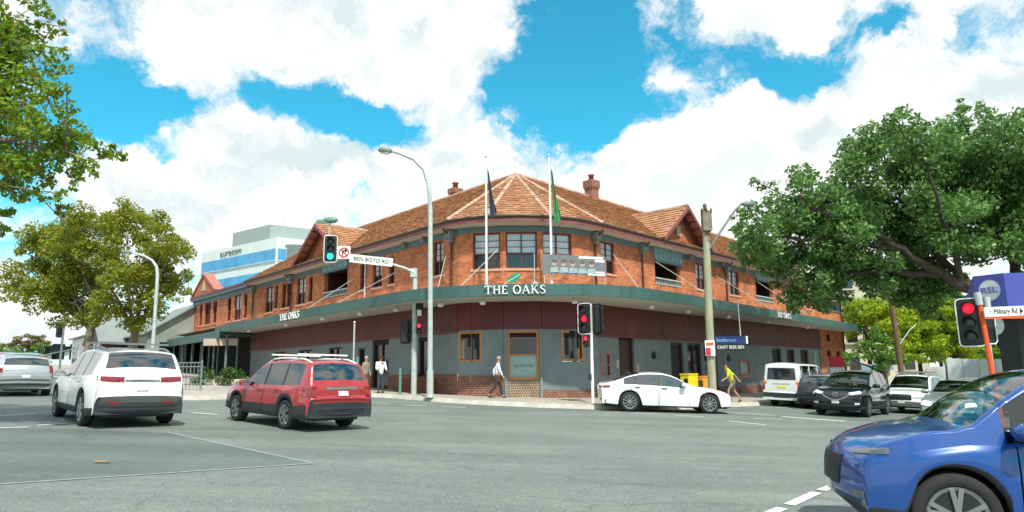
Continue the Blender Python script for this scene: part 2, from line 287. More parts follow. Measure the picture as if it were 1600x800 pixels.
# ------------------------------------------------------------------ helpers
GX, GY = -.0372, .0168
def gz(x, y): return GX * max(-110, min(110, x)) + GY * max(-60, min(160, y))
GN = Vector((-GX, -GY, 1)).normalized()
WM = {}
def ident(o): return WM.get(o, Matrix())
class MB:
    def __init__(s): s.v = []; s.f = []; s.uv = []; s.sm = []
    def face(s, pts, uv=None, smooth=False):
        i = len(s.v); s.v += [tuple(p) for p in pts]; s.f.append(tuple(range(i, i + len(pts)))); s.uv.append(uv); s.sm.append(smooth)
    def box(s, c, d, rz=0.0, M=None):
        hx, hy, hz = d[0] / 2, d[1] / 2, d[2] / 2; m = Matrix.Translation(c) @ Matrix.Rotation(rz, 4, 'Z')
        if M is not None: m = Matrix.Translation(c) @ M
        P = [m @ Vector((x, y, z)) for x in (-hx, hx) for y in (-hy, hy) for z in (-hz, hz)]
        for q in ((0, 1, 3, 2), (4, 6, 7, 5), (0, 4, 5, 1), (2, 3, 7, 6), (0, 2, 6, 4), (1, 5, 7, 3)): s.face([P[k] for k in q])
    def bar(s, a, b, w, h=None, up=(0, 0, 1)):
        a = Vector(a); b = Vector(b); h = h or w; d = (b - a).normalized(); u = Vector(up)
        if abs(d.dot(u)) > .98: u = Vector((0, 1, 0))
        x = d.cross(u).normalized(); u = x.cross(d)
        A = [a + x * i * w / 2 + u * j * h / 2 for i, j in ((-1, -1), (1, -1), (1, 1), (-1, 1))]; B = [p + (b - a) for p in A]
        for k in range(4): s.face([A[k], A[(k + 1) % 4], B[(k + 1) % 4], B[k]])
        s.face(A[::-1]); s.face(B)
    def tube(s, path, rad, n=8, cap=True):
        path = [Vector(p) for p in path]; rad = rad if isinstance(rad, (list, tuple)) else [rad] * len(path)
        rings = []; ref = Vector((0, 0, 1))
        for i, p in enumerate(path):
            d = (path[min(i + 1, len(path) - 1)] - path[max(i - 1, 0)]).normalized()
            if abs(d.dot(ref)) > .95: ref = Vector((1, 0, 0)) if abs(d.x) < .9 else Vector((0, 1, 0))
            x = d.cross(ref).normalized(); y = x.cross(d).normalized(); ref = y if abs(d.dot(y)) < .9 else ref
            rings.append([p + (x * math.cos(2 * math.pi * k / n) + y * math.sin(2 * math.pi * k / n)) * rad[i] for k in range(n)])
        base = len(s.v)
        for r_ in rings: s.v += [tuple(q) for q in r_]
        for i in range(len(rings) - 1):
            for k in range(n):
                s.f.append((base + i * n + k, base + i * n + (k + 1) % n, base + (i + 1) * n + (k + 1) % n, base + (i + 1) * n + k)); s.uv.append(None); s.sm.append(True)
        if cap:
            s.face(rings[0][::-1]); s.face(rings[-1])
    def lathe(s, c, prof, n=16, ax='Z', M=None):
        c = Vector(c); base = len(s.v); m = M or (Matrix() if ax == 'Z' else (Matrix.Rotation(R(90), 4, 'Y') if ax == 'X' else Matrix.Rotation(R(-90), 4, 'X')))
        for (r_, z) in prof:
            for k in range(n):
                a = 2 * math.pi * k / n; s.v.append(tuple(c + m @ Vector((r_ * math.cos(a), r_ * math.sin(a), z))))
        for i in range(len(prof) - 1):
            for k in range(n):
                s.f.append((base + i * n + k, base + i * n + (k + 1) % n, base + (i + 1) * n + (k + 1) % n, base + (i + 1) * n + k)); s.uv.append(None); s.sm.append(True)
        s.f.append(tuple(base + k for k in range(n))[::-1]); s.uv.append(None); s.sm.append(False)
        s.f.append(tuple(base + (len(prof) - 1) * n + k for k in range(n))); s.uv.append(None); s.sm.append(False)
    def prism(s, poly, a, b):            # poly of 3-D points swept by vector a->b
        A = [Vector(p) + Vector(a) for p in poly]; B = [Vector(p) + Vector(b) for p in poly]; n = len(poly)
        s.face(A[::-1]); s.face(B)
        for k in range(n): s.face([A[k], A[(k + 1) % n], B[(k + 1) % n], B[k]])
    def build(s, name, m=None, parent=None, smooth=None, weld=False, kind=None, label=None):
        inv = ident(parent).inverted() if parent else Matrix()
        me = bpy.data.meshes.new(name); me.from_pydata([tuple(inv @ Vector(p)) for p in s.v], [], s.f)
        if any(u is not None for u in s.uv):
            ul = me.uv_layers.new(name='UVMap').data; k = 0
            for f, u in zip(s.f, s.uv):
                for j in range(len(f)):
                    if u is not None: ul[k].uv = u[j]
                    k += 1
        me.polygons.foreach_set('use_smooth', s.sm if smooth is None else [smooth] * len(s.f))
        if weld:
            bm = bmesh.new(); bm.from_mesh(me); bmesh.ops.remove_doubles(bm, verts=bm.verts, dist=.0005); bm.to_mesh(me); bm.free()
        if m: me.materials.append(MATS[m])
        o = bpy.data.objects.new(name, me); col.objects.link(o)
        if parent: o.parent = parent; WM[o] = ident(parent).copy()
        if kind: o['kind'] = kind
        if label: o['label'] = label
        return o
def tag(o, label, cat, group=None, kind=None):
    o['label'] = label; o['category'] = cat
    if group: o['group'] = group
    if kind: o['kind'] = kind
    return o
def thing(name, label, cat, loc, az=None, group=None, tilt=False):
    o = bpy.data.objects.new(name, None); col.objects.link(o); o.empty_display_size = .2
    M = Matrix.Translation(loc)
    if az is not None:
        d = Vector((math.sin(R(az)), math.cos(R(az)), 0))
        if tilt: z = GN; x = (d - z * d.dot(z)).normalized()
        else: z = Vector((0, 0, 1)); x = d
        y = z.cross(x); M = M @ Matrix(((x.x, y.x, z.x, 0), (x.y, y.y, z.y, 0), (x.z, y.z, z.z, 0), (0, 0, 0, 1)))
    o.matrix_world = M; WM[o] = M; tag(o, label, cat, group); return o
class Loc:                                # build parts in a thing's own local frame
    def __init__(s, root): s.M = ident(root)
def local(mb, root):                      # turn local coordinates into world ones before build()
    M = ident(root); mb.v = [tuple(M @ Vector(p)) for p in mb.v]; return mb
def struct(o): o['kind'] = 'structure'; return o
def sheet(name, poly, dz, m, kind='structure', parent=None):
    b = MB(); b.face([(x, y, gz(x, y) + dz) for x, y in poly]); o = b.build(name, m, parent)
    if kind: o['kind'] = kind
    return o
def text(name, s, size, origin, right, up, depth, m, parent, width=None, align='CENTER'):
    cu = bpy.data.curves.new(name, 'FONT'); cu.body = s; cu.size = size; cu.extrude = depth / 2; cu.align_x = align; cu.align_y = 'CENTER'; cu.resolution_u = 2
    t = bpy.data.objects.new(name, cu); col.objects.link(t); me = bpy.data.meshes.new_from_object(t); bpy.data.objects.remove(t)
    right = Vector(right).normalized(); up = Vector(up).normalized(); n = right.cross(up)
    xs = [v.co.x for v in me.vertices]; k = 1.0
    if width and xs: k = width / (max(xs) - min(xs))
    inv = ident(parent).inverted() if parent else Matrix()
    for v in me.vertices: v.co = inv @ (Vector(origin) + right * v.co.x * k + up * v.co.y + n * v.co.z)
    if m: me.materials.clear(); me.materials.append(MATS[m])
    me.name = name; o = bpy.data.objects.new(name, me); col.objects.link(o)
    if parent: o.parent = parent; WM[o] = ident(parent).copy()
    return o
def ribbon(mb, pts, w, O, r_, u_, n_, d):    # 2-D stroke as a thin raised slab
    P = []
    for i, p in enumerate(pts):
        a = pts[max(i - 1, 0)]; b = pts[min(i + 1, len(pts) - 1)]; t = Vector((b[0] - a[0], b[1] - a[1])).normalized(); nn = Vector((-t.y, t.x)); ww = w[i] if isinstance(w, list) else w
        P.append((Vector(p) + nn * ww / 2, Vector(p) - nn * ww / 2))
    f = lambda q, h: O + r_ * q[0] + u_ * q[1] + n_ * h
    for (a, b), (c, e) in zip(P, P[1:]):
        mb.face([f(a, d), f(b, d), f(e, d), f(c, d)]); mb.face([f(a, 0), f(a, d), f(c, d), f(c, 0)]); mb.face([f(b, 0), f(e, 0), f(e, d), f(b, d)])
    for a, b in (P[0], P[-1]): mb.face([f(a, 0), f(b, 0), f(b, d), f(a, d)])
GLY = {'T': [([(0, .93), (.86, .93)], .1), ([(.43, .95), (.43, 0)], .15), ([(.26, .03), (.6, .03)], .06), ([(.03, .98), (.03, .76)], .06), ([(.83, .98), (.83, .76)], .06)],
 'H': [([(.16, 0), (.16, 1)], .15), ([(.74, 0), (.74, 1)], .15), ([(.16, .52), (.74, .52)], .08)] + [([(x - .15, z), (x + .15, z)], .06) for x in (.16, .74) for z in (.03, .97)],
 'E': [([(.16, 0), (.16, 1)], .15), ([(0, .95), (.66, .95)], .09), ([(.16, .52), (.54, .52)], .08), ([(0, .05), (.7, .05)], .09), ([(.63, .98), (.63, .76)], .06), ([(.67, .02), (.67, .26)], .06)],
 'O': [([(.48 + .4 * math.cos(a * math.pi / 12), .5 + .47 * math.sin(a * math.pi / 12)) for a in range(25)], [.08 + .1 * abs(math.cos(a * math.pi / 12)) for a in range(25)])],
 'A': [([(.1, 0), (.44, 1)], .08), ([(.42, 1), (.82, 0)], .16), ([(.22, .34), (.66, .34)], .07), ([(-.02, .03), (.24, .03)], .06), ([(.68, .03), (.96, .03)], .06)],
 'K': [([(.16, 0), (.16, 1)], .15), ([(.2, .42), (.68, 1)], .08), ([(.34, .58), (.78, 0)], .16), ([(.01, .03), (.31, .03)], .06), ([(.01, .97), (.31, .97)], .06), ([(.56, .97), (.8, .97)], .06), ([(.66, .03), (.92, .03)], .06)],
 'S': [([(.57, .8), (.5, .92), (.34, .97), (.18, .91), (.11, .76), (.17, .62), (.34, .52), (.52, .42), (.6, .26), (.53, .1), (.34, .03), (.15, .08), (.08, .22)], [.06, .07, .08, .12, .14, .14, .15, .15, .14, .12, .08, .07, .06])]}
GW = {'T': .9, 'H': .95, 'E': .78, 'O': 1.0, 'A': .98, 'K': .95, 'S': .72, ' ': .4}
def serif(name, s, h, center, right, up, depth, m, parent):
    r_ = Vector(right).normalized(); u_ = Vector(up).normalized(); n_ = r_.cross(u_); W = sum(GW[c] for c in s) + .06 * (len(s) - 1); x = -W / 2; mb = MB(); outs = []
    for c in s:
        if c != ' ':
            mb = MB()
            for pts, w in GLY[c]: ribbon(mb, pts, w, Vector(center) + r_ * x * h - u_ * h / 2, r_ * h, u_ * h, n_, depth)
            outs.append(mb.build('letter', m, parent))
        x += GW[c] + .06
    return outs

# ------------------------------------------------------------------ ground
b = MB(); xs = (-3000, -110, 110, 3000); ys = (-3000, -60, 160, 3000)
for i in range(3):
    for j in range(3): b.face([(x, y, gz(x, y) - .03) for x, y in ((xs[i], ys[j]), (xs[i + 1], ys[j]), (xs[i + 1], ys[j + 1]), (xs[i], ys[j + 1]))])
struct(b.build('ground', 'terrain'))
sheet('road', [(-105, -55), (105, -55), (105, 150), (-105, 150)], 0, 'asphalt')
sheet('road_patch', [(-7.08, 14.57), (-3.11, 10.96), (-6.24, 8.61), (-11.5, 9.0), (-14.5, 14.3), (-10.4, 15.0)], .003, 'asphalt_patch')
def strip(name, a, c, w, m, dz=.010):
    a = Vector(a); c = Vector(c); d = (c - a).normalized(); n = Vector((-d.y, d.x)) * w / 2
    return sheet(name, [tuple(a - n), tuple(c - n), tuple(c + n), tuple(a + n)], dz, m)
strip('patch_seal', (-7.3, 14.75), (-3.05, 10.9), .07, 'seal', .006); strip('patch_seal', (-3.06, 10.97), (-6.3, 8.56), .08, 'seal', .0075); strip('patch_seal', (-6.3, 8.56), (-11.5, 8.95), .08, 'seal', .0065)
LM = [((3.3, 8.62), (4.02, 9.52)), ((4.16, 9.69), (4.70, 10.33)), ((2.55, 7.7), (3.14, 8.42)), ((-10.95, 14.56), (-10.36, 14.95)), ((-10.45, 15.36), (-10.1, 16.15)),
      ((-12.9, 17.1), (-12.45, 18.15)), ((-5.6, 19.75), (-4.9, 19.75)), ((-9.1, 19.8), (-8.2, 19.35)), ((-7.2, 18.9), (-6.4, 18.5))]
for a, c in LM: strip('lane_marking', a, c, .14, 'line_paint')
for k in range(0): strip('lane_marking', (-10.45 - .55 * k * 2.4, 15.35 + .62 * k * 2.4), (-11.05 - .55 * k * 2.4, 16.05 + .62 * k * 2.4), .13, 'line_paint')
strip('stop_line', (9.4, 24.6), (10.9, 23.1), .32, 'line_paint'); strip('stop_line', (6.7, 21.9), (7.4, 20.7), .16, 'line_paint'); strip('stop_line', (8.0, 26.2), (9.3, 24.9), .16, 'line_paint')
for x, y in ((4.1, 24.4), (5.5, 23.7), (6.6, 24.9), (8.0, 23.4), (-2.6, 25.2), (-4.1, 25.6), (-5.6, 26.4)): strip('crossing_line', (x, y), (x + .9, y - .12), .13, 'line_paint')
KERB = [(-52, 70.3), (-12.9, 25.9), (-12.3, 25.4), (-11.6, 25.5), (-11.1, 26.3), (-10.2, 28.4), (-8.7, 30.2), (-6.9, 31.0), (-5.2, 30.2), (-3.8, 29.0), (-2.64, 27.95), (-.8, 26.95), (1.2, 26.35), (3.0, 26.15), (5.0, 26.6), (6.5, 27.5), (8.9, 29.7), (11.6, 32.5), (46, 69.5)]
def raised(name, poly, line, h, m, mk):   # paved slab with its kerb along `line`
    sheet(name, poly, h, m)
    kb = MB(); L = [Vector(p) for p in line]
    def off(i, d):
        a = L[max(i - 1, 0)]; c = L[min(i + 1, len(L) - 1)]; t = (c - a).normalized(); return L[i] + Vector((-t.y, t.x)) * d
    for i in range(len(L) - 1):
        P = []
        for d, z in ((-.10, -.02), (-.015, h * .93), (.02, h + .006), (.17, h + .008), (.175, h - .05)):
            p, q = off(i, d), off(i + 1, d); P.append((Vector((p.x, p.y, gz(p.x, p.y) + z)), Vector((q.x, q.y, gz(q.x, q.y) + z))))
        for (p, q), (r_, t) in zip(P, P[1:]): kb.face([p, q, t, r_])
    struct(kb.build(name + '_kerb', mk))
raised('footpath', KERB + [(60, 120), (-60, 120)], KERB, .15, 'paving', 'kerb')
FR = [(60, 75.0), (17.3, 22.8), (11.3, 17.2), (9.7, 14.9), (9.5, 12.5), (11.5, 4), (15, -30)]
raised('footpath_corner', FR + [(100, -30), (100, 75)], FR, .15, 'paving', 'kerb')
FL = [(-14.2, -20), (-13.6, 8), (-14.6, 12.5), (-18.0, 17.0), (-26.0, 26.2), (-60, 66)]
raised('footpath_far_side', FL + [(-100, 66), (-100, -20)], FL, .15, 'paving', 'kerb')

# ------------------------------------------------------------------ the corner pub
pub = thing('pub_building', 'two storey orange brick corner pub with tiled roof and green awning', 'pub', (0.5, 34, gz(.5, 34)))
L0, LD = Vector((-2.5, 31.28)), Vector((-.66, .7513)).normalized()
R0, RD = Vector((3.92, 32.4)), Vector((.682, .7313)).normalized()
class PF:                                 # facade frame: s along, z up, o outwards
    def __init__(s, p0, d, out): s.p = Vector(p0); s.d = Vector(d); s.n = Vector(out)
    def __call__(s, a, z, o=0.0): q = s.p + s.d * a + s.n * o; return Vector((q.x, q.y, z))
    def right(s): q = s.d; return Vector((q.x, q.y, 0))
    def out(s): return Vector((s.n.x, s.n.y, 0))
LF = PF(L0, LD, (-LD.y, LD.x)); LF.n = Vector((-.7513, -.66)).normalized()
RF = PF(R0, RD, (RD.y, -RD.x))
V = [Vector(p) for p in ((-2.5, 31.28), (-1.9, 31.02), (-.42, 30.72), (1.29, 30.82), (2.9, 31.42), (3.92, 32.4))]
CF = []
for a, c in zip(V, V[1:]):
    d = (c - a).normalized(); CF.append((PF(a, d, (d.y, -d.x)), (c - a).length))

def wall(F, s0, s1, z0, z1, ops, m, name='wall', dep=.28, parent=None, o=0.0, zb=None):
    b = MB(); S = sorted({s0, s1} | {v for q in ops for v in q[:2] if s0 < v < s1}); Z = sorted({z0, z1} | {v for q in ops for v in q[2:4] if z0 < v < z1})
    uvq = lambda P: [(p[0], p[1]) for p in P]
    for a, c in zip(S, S[1:]):
        for e, f in zip(Z, Z[1:]):
            sm, zm = (a + c) / 2, (e + f) / 2
            if any(q[0] < sm < q[1] and q[2] < zm < q[3] for q in ops): continue
            P = [(a, e), (c, e), (c, f), (a, f)]; b.face([F(x, y, o) for x, y in P], P)
    for q in ops:
        a, c, e, f = max(q[0], s0), min(q[1], s1), max(q[2], z0), min(q[3], z1)
        if a >= c or e >= f: continue
        for (p, r_) in (((a, e), (a, f)), ((c, e), (c, f)), ((a, e), (c, e)), ((a, f), (c, f))):
            b.face([F(*p, o), F(*r_, o), F(*r_, o - dep), F(*p, o - dep)], [p, r_, (r_[0] + dep, r_[1]), (p[0] + dep, p[1])])
    return b.build(name, m, parent or pub)
def fbox(b, F, a, c, e, f, o0, o1):      # box in facade coordinates
    P = [F(s, z, o) for s in (a, c) for z in (e, f) for o in (o0, o1)]
    for q in ((0, 1, 3, 2), (4, 6, 7, 5), (0, 4, 5, 1), (2, 3, 7, 6), (0, 2, 6, 4), (1, 5, 7, 3)): b.face([P[k] for k in q])
def window(F, a, c, e, f, cols=2, o=-.16, frame='window_frame', split=.42, bars=True, parent=None, top='blind', low='glass_dark', fw_=.07, sill=True, name='window'):
    b = MB()
    for (p, q, r_, t) in ((a, a + fw_, e, f), (c - fw_, c, e, f), (a + fw_, c - fw_, e, e + fw_), (a + fw_, c - fw_, f - fw_, f)): fbox(b, F, p, q, r_, t, o - .06, o + .06)
    zm = e + (f - e) * split
    if split: fbox(b, F, a + fw_, c - fw_, zm - .03, zm + .03, o - .05, o + .045)
    w = (c - a - 2 * fw_) / cols
    for k in range(1, cols): fbox(b, F, a + fw_ + k * w - .03, a + fw_ + k * w + .03, e + fw_, f - fw_, o - .045, o + .05)
    fr = b.build(name, frame, parent or pub)
    for k in range(cols):
        p, q = a + fw_ + k * w, a + fw_ + (k + 1) * w
        if split:
            for (z0, z1, m) in ((e + fw_, zm, low), (zm, f - fw_, top)):
                g = MB(); dz = rnd.uniform(-.012, .012); g.face([F(p, z0, o - .02 + dz), F(q, z0, o - .02), F(q, z1, o - .02), F(p, z1, o - .02 + dz)]); g.build('pane', m, fr)
            if bars:
                n = 3
                for j in range(1, n): g = MB(); z = zm + (f - fw_ - zm) * j / n; fbox(g, F, p, q, z - .012, z + .012, o - .018, o + .012); g.build('glazing_bar', frame, fr)
        else:
            g = MB(); g.face([F(p, e + fw_, o - .02), F(q, e + fw_, o - .02), F(q, f - fw_, o - .02), F(p, f - fw_, o - .02)]); g.build('pane', low, fr)
    if sill:
        g = MB(); fbox(g, F, a - .08, c + .08, e - .11, e - .003, -.14, .05); g.build('sill', 'brick_pale_plain', fr)
        for z0, z1 in ((e - .13, e + .02), (f - .02, f + .13)):
            for s in (a - .13, c + .02):
                g = MB(); fbox(g, F, s, s + .11, z0, z1, -.04, .008); g.build('quoin', 'brick_pale_plain', fr)
    return fr
mat('brick_pale_plain', (.56, .30, .19), .85, var=.15, scale=8)

# upper floor --------------------------------------------------------------
ZE, ZW = 8.70, 8.44       # eave, wall top
LW = [(1.22, 2.05, 6.40, 8.06), (5.62, 6.16, 6.44, 7.9), (6.88, 7.86, 6.42, 7.95), (8.72, 9.26, 6.44, 7.9), (15.35, 15.9, 6.36, 7.95), (16.35, 17.7, 6.32, 8.08), (18.68, 19.3, 6.3, 7.95),
      (19.42, 20.1, 6.3, 7.95), (20.78, 21.3, 6.36, 8.0), (21.55, 22.95, 6.2, 8.02)]
LB = [(10.75, 13.75, 6.35, 7.95)]
LP = [(26.5, 27.2, 6.12, 7.95), (27.7, 29.25, 6.08, 8.05), (29.9, 30.8, 6.12, 8.0), (33.2, 34.2, 6.2, 8.0), (34.8, 36.35, 6.18, 8.05), (36.95, 37.75, 6.2, 8.05)]
RW = [(.62, 1.8, 6.5, 8.08), (10.1, 11.4, 6.5, 8.06), (14.4, 15.85, 6.5, 8.08), (23.5, 24.9, 6.5, 7.95), (27.3, 28.4, 6.42, 7.3)]
RB = [(5.55, 8.3, 6.35, 7.66), (18.35, 21.2, 6.35, 7.82)]
wall(LF, 0, 25.2, 4.9, ZW, LW + LB, 'brick', 'brick_wall'); wall(LF, 25.2, 39.3, 4.7, 8.4, LP, 'brick', 'brick_wall')
wall(RF, 0, 29.6, 4.9, ZW, RW + RB, 'brick', 'brick_wall'); wall(RF, 29.6, 35.2, -1.5, 7.4, [(31.0, 31.9, 1.7, 3.3), (33.2, 34.1, 1.7, 3.3), (31.2, 32.0, 4.0, 4.6)], 'brick', 'brick_wall')
CW = {1: (.10, 1.38), 2: (.14, 1.58), 3: (.14, 1.6)}
for i, (F, ln) in enumerate(CF):
    ops = [(CW[i][0], CW[i][1], 6.42, 8.12)] if i in CW else []
    wall(F, 0, ln, 4.9, ZW, ops, 'brick', 'brick_wall')
    for q in ops: window(F, *q, cols=2)
for i, q in enumerate(LW): window(LF, *q, cols=2 if q[1] - q[0] > .8 else 1, top='blind' if i in (0, 2, 5, 9) else 'glass_dark', bars=q[1] - q[0] > .8)
for i, q in enumerate(LP): window(LF, *q, cols=2 if q[1] - q[0] > 1.3 else 1, top='blind' if i in (1,) else 'glass_dark', bars=False)
for q in RW: window(RF, *q, cols=2)
for q in ((31.0, 31.9, 1.7, 3.3), (33.2, 34.1, 1.7, 3.3), (31.2, 32.0, 4.0, 4.6)): window(RF, *q, cols=1, split=0, low='glass_dark')
def end_wall(F, s, depth, z0, z1, m, name='brick_wall', sgn=1):
    b = MB(); P = [F(s, z0), F(s, z1), F(s, z1, -depth), F(s, z0, -depth)]; b.face(P, [(0, z0), (0, z1), (depth, z1), (depth, z0)]); return b.build(name, m, pub)
end_wall(RF, 35.2, 10.5, -1.5, 7.4, 'brick'); end_wall(RF, 29.6, 10.5, 4, ZW, 'brick'); end_wall(LF, 39.3, 10.5, 0, 8.4, 'brick'); end_wall(LF, 25.2, 10.5, 8.3, ZW, 'brick')
def balcony(F, q, panel=None):
    a, c, e, f = q; b = MB(); dp = 2.2
    b.face([F(a, e, -dp), F(c, e, -dp), F(c, f + .3, -dp), F(a, f + .3, -dp)]); b.face([F(a, e, -.2), F(c, e, -.2), F(c, e, -dp), F(a, e, -dp)]); b.face([F(a, f, -.2), F(c, f, -.2), F(c, f, -dp), F(a, f, -dp)])
    for s in (a, c): b.face([F(s, e, -.27), F(s, f, -.27), F(s, f, -dp), F(s, e, -dp)])
    bl = b.build('balcony', 'timber_dark', pub)
    g = MB(); fbox(g, F, a + .35, a + 1.1, e + .1, f - .1, -dp, -dp + .05); g.build('balcony_door', 'window_frame', bl)
    g = MB(); fbox(g, F, a + .45, a + 1.0, e + .75, f - .2, -dp + .05, -dp + .07); g.build('pane', 'blind', bl)
    g = MB(); fbox(g, F, a, c, e + .34, e + .40, -.12, .04); fbox(g, F, a, c, e + .04, e + .09, -.1, .02); g.build('rail', 'galv', bl)
    n = int((c - a) / .16)
    g = MB()
    for k in range(n + 1): s = a + (c - a) * k / n; fbox(g, F, s - .013, s + .013, e + .09, e + .34, -.05, -.02)
    g.build('balusters', 'galv', bl)
    if panel:
        z0, z1 = panel; g = MB(); fbox(g, F, a - .05, c + .05, z0, z1, -.05, .10); p = g.build('panel', 'teal_panel', pub)
        n = 10; g = MB()
        for k in range(1, n): s = a + (c - a) * k / n; fbox(g, F, s - .02, s + .02, z0 + .12, z1 - .1, .10, .115)
        g.build('slats', 'teal_beam', p)
        g = MB(); fbox(g, F, a - .08, c + .08, z0 - .05, z0 + .06, -.06, .14); g.build('lintel', 'teal_beam', p)
balcony(LF, LB[0], (7.95, 8.4)); balcony(RF, RB[0], (7.66, 8.36)); balcony(RF, RB[1], (7.82, 8.38))

# eaves, roof ----------------------------------------------------------------
EV = [Vector(p) for p in ((-3.0, 30.85), (-2.1, 30.28), (-1.1, 29.95), (.3, 29.82), (1.75, 30.08), (3.1, 30.75), (4.4, 31.94))]
LI = Vector((.7513, .66)).normalized(); RI = Vector((-.731, .682)).normalized()
DEP, ZR = 5.7, 12.35
AP = Vector((.25, 35.8, ZR))
def el(s, d=0.0, z=ZE): q = EV[0] + LD * s + LI * d; return Vector((q.x, q.y, z))
def er(s, d=0.0, z=ZE): q = EV[-1] + RD * s + RI * d; return Vector((q.x, q.y, z))
SL, SR = 25.4, 29.6
rl, rr_end = el(SL - 1.0, DEP, ZR), er(SR - 3.2, DEP, ZR)
E3 = [Vector((p.x, p.y, ZE)) for p in EV]
roof = MB()
faces_roof = [[E3[0], AP, rl, el(SL)], [E3[-1], er(SR), rr_end, AP]]
fan = [[E3[i], E3[i + 1], AP] for i in range(6)]
back = [[AP, rr_end, er(SR, 2 * DEP)], [er(SR), er(SR, 2 * DEP), rr_end], [rl, AP, el(9, 2 * DEP)], [rl, el(9, 2 * DEP), el(SL, 2 * DEP)], [el(SL), rl, el(SL, 2 * DEP)], [AP, er(SR, 2 * DEP), el(9, 2 * DEP)]]
for f in faces_roof + fan + back: roof.face(f)
roof_o = roof.build('roof', 'salmon', pub)
def inside(p, poly):
    c = False; n = len(poly)
    for i in range(n):
        (x1, y1), (x2, y2) = poly[i], poly[i - 1]
        if (y1 > p[1]) != (y2 > p[1]) and p[0] < (x2 - x1) * (p[1] - y1) / (y2 - y1) + x1: c = not c
    return c
TW, TH = .29, .30
tile_me = None
TILES = []
def tile_face(poly, e0, e1, holes=()):
    e0, e1 = Vector(e0), Vector(e1); ex = (e1 - e0).normalized(); n = (poly[1] - poly[0]).cross(poly[2] - poly[0]).normalized()
    if n.z < 0: n = -n
    up = n.cross(ex); up = up if up.z > 0 else -up
    P = [((p - e0).dot(ex), (p - e0).dot(up)) for p in poly]; x0, x1 = min(p[0] for p in P), max(p[0] for p in P); y1 = max(p[1] for p in P)
    r_ = 0
    while r_ * TH < y1:
        k = 0; sh = (r_ % 2) * TW / 2
        while x0 + sh + k * TW < x1:
            cx, cy = x0 + sh + (k + .5) * TW, (r_ + .4) * TH
            if inside((cx, cy), P):
                q = e0 + ex * cx + up * cy
                TILES.append((q, ex, up, n))
            k += 1
        r_ += 1
for f in faces_roof: tile_face(f, f[0], f[-1] if f is faces_roof[0] else f[1])
for f in fan: tile_face(f, f[0], f[1])
tile_face(back[1], er(SR), er(SR, 2 * DEP))
# gables
def gable(F, sc_, hw, apex, wallm, lit_side):
    base = ZE + .12; run = (apex - ZE) / ((ZR - ZE) / DEP)
    d0 = -.12                                             # front overhang from the eave line
    P = lambda s, z, d: F(s, d, z)
    A0, A1 = P(sc_, apex, d0), P(sc_, apex, run); Lf, Rt = P(sc_ - hw, base, d0), P(sc_ + hw, base, d0); Lb, Rb = P(sc_ - hw, base, .25), P(sc_ + hw, base, .25)
    g = MB(); g.face([Lf, A0, A1, Lb]); g.face([Rt, Rb, A1, A0]); gr = g.build('gable_roof', 'salmon', pub)
    for f, e in (([Lf, A0, A1, Lb], (Lf, Lb)), ([Rt, Rb, A1, A0], (Rt, Rb))):
        tile_face([f[0], f[1], f[2], f[3]], f[0], f[0] + (A1 - A0))
    t = MB(); n = F(0, -1, 0) - F(0, 0, 0)
    for a, c in ((Lf, A0), (Rt, A0)):
        dn = Vector((0, 0, -.22)); t.prism([a, c, c + dn, a + dn], n * .0, n * .07)
    t.build('verge_board', 'pink_fascia', gr)
    w = MB(); i0 = .55
    w.face([P(sc_ - hw + .1, base - .1, i0), P(sc_ + hw - .1, base - .1, i0), P(sc_, apex - .12, i0)], [(-hw, 0), (hw, 0), (0, apex - base)]); w.build('gable_wall', wallm, gr)
    s = MB()
    for k in range(1, 6):                                 # battens under the oversailing slopes
        for sg in (-1, 1):
            f = k / 6; a = P(sc_ + sg * hw * (1 - f), base + (apex - base) * f - .06, d0 + .02); c = P(sc_ + sg * hw * (1 - f), base + (apex - base) * f - .06, i0); s.bar(a, c, .06, .05)
    s.build('battens', 'pink_fascia', gr)
    v = MB(); v.prism([P(sc_ - .35, base + .5, i0 - .03), P(sc_ + .1, base + .5, i0 - .03), P(sc_ + .1, base + 1.1, i0 - .03), P(sc_ - .35, base + 1.1, i0 - .03)], (0, 0, 0), n * .05); v.build('gable_vent', 'soffit_cream', gr)
    g = MB(); g.bar(P(sc_ - hw * .75, base + .02, .3), P(sc_, apex - .3, .3), .1); g.bar(P(sc_ + hw * .75, base + .02, .3), P(sc_, apex - .3, .3), .1); g.build('truss', 'timber_dark', gr)
gable(lambda s, d, z: er(s, d, z), 8.15, 2.75, 11.0, 'brick', -1)
gable(lambda s, d, z: el(s, d, z), 13.6, 3.2, 10.95, 'brick', 1)
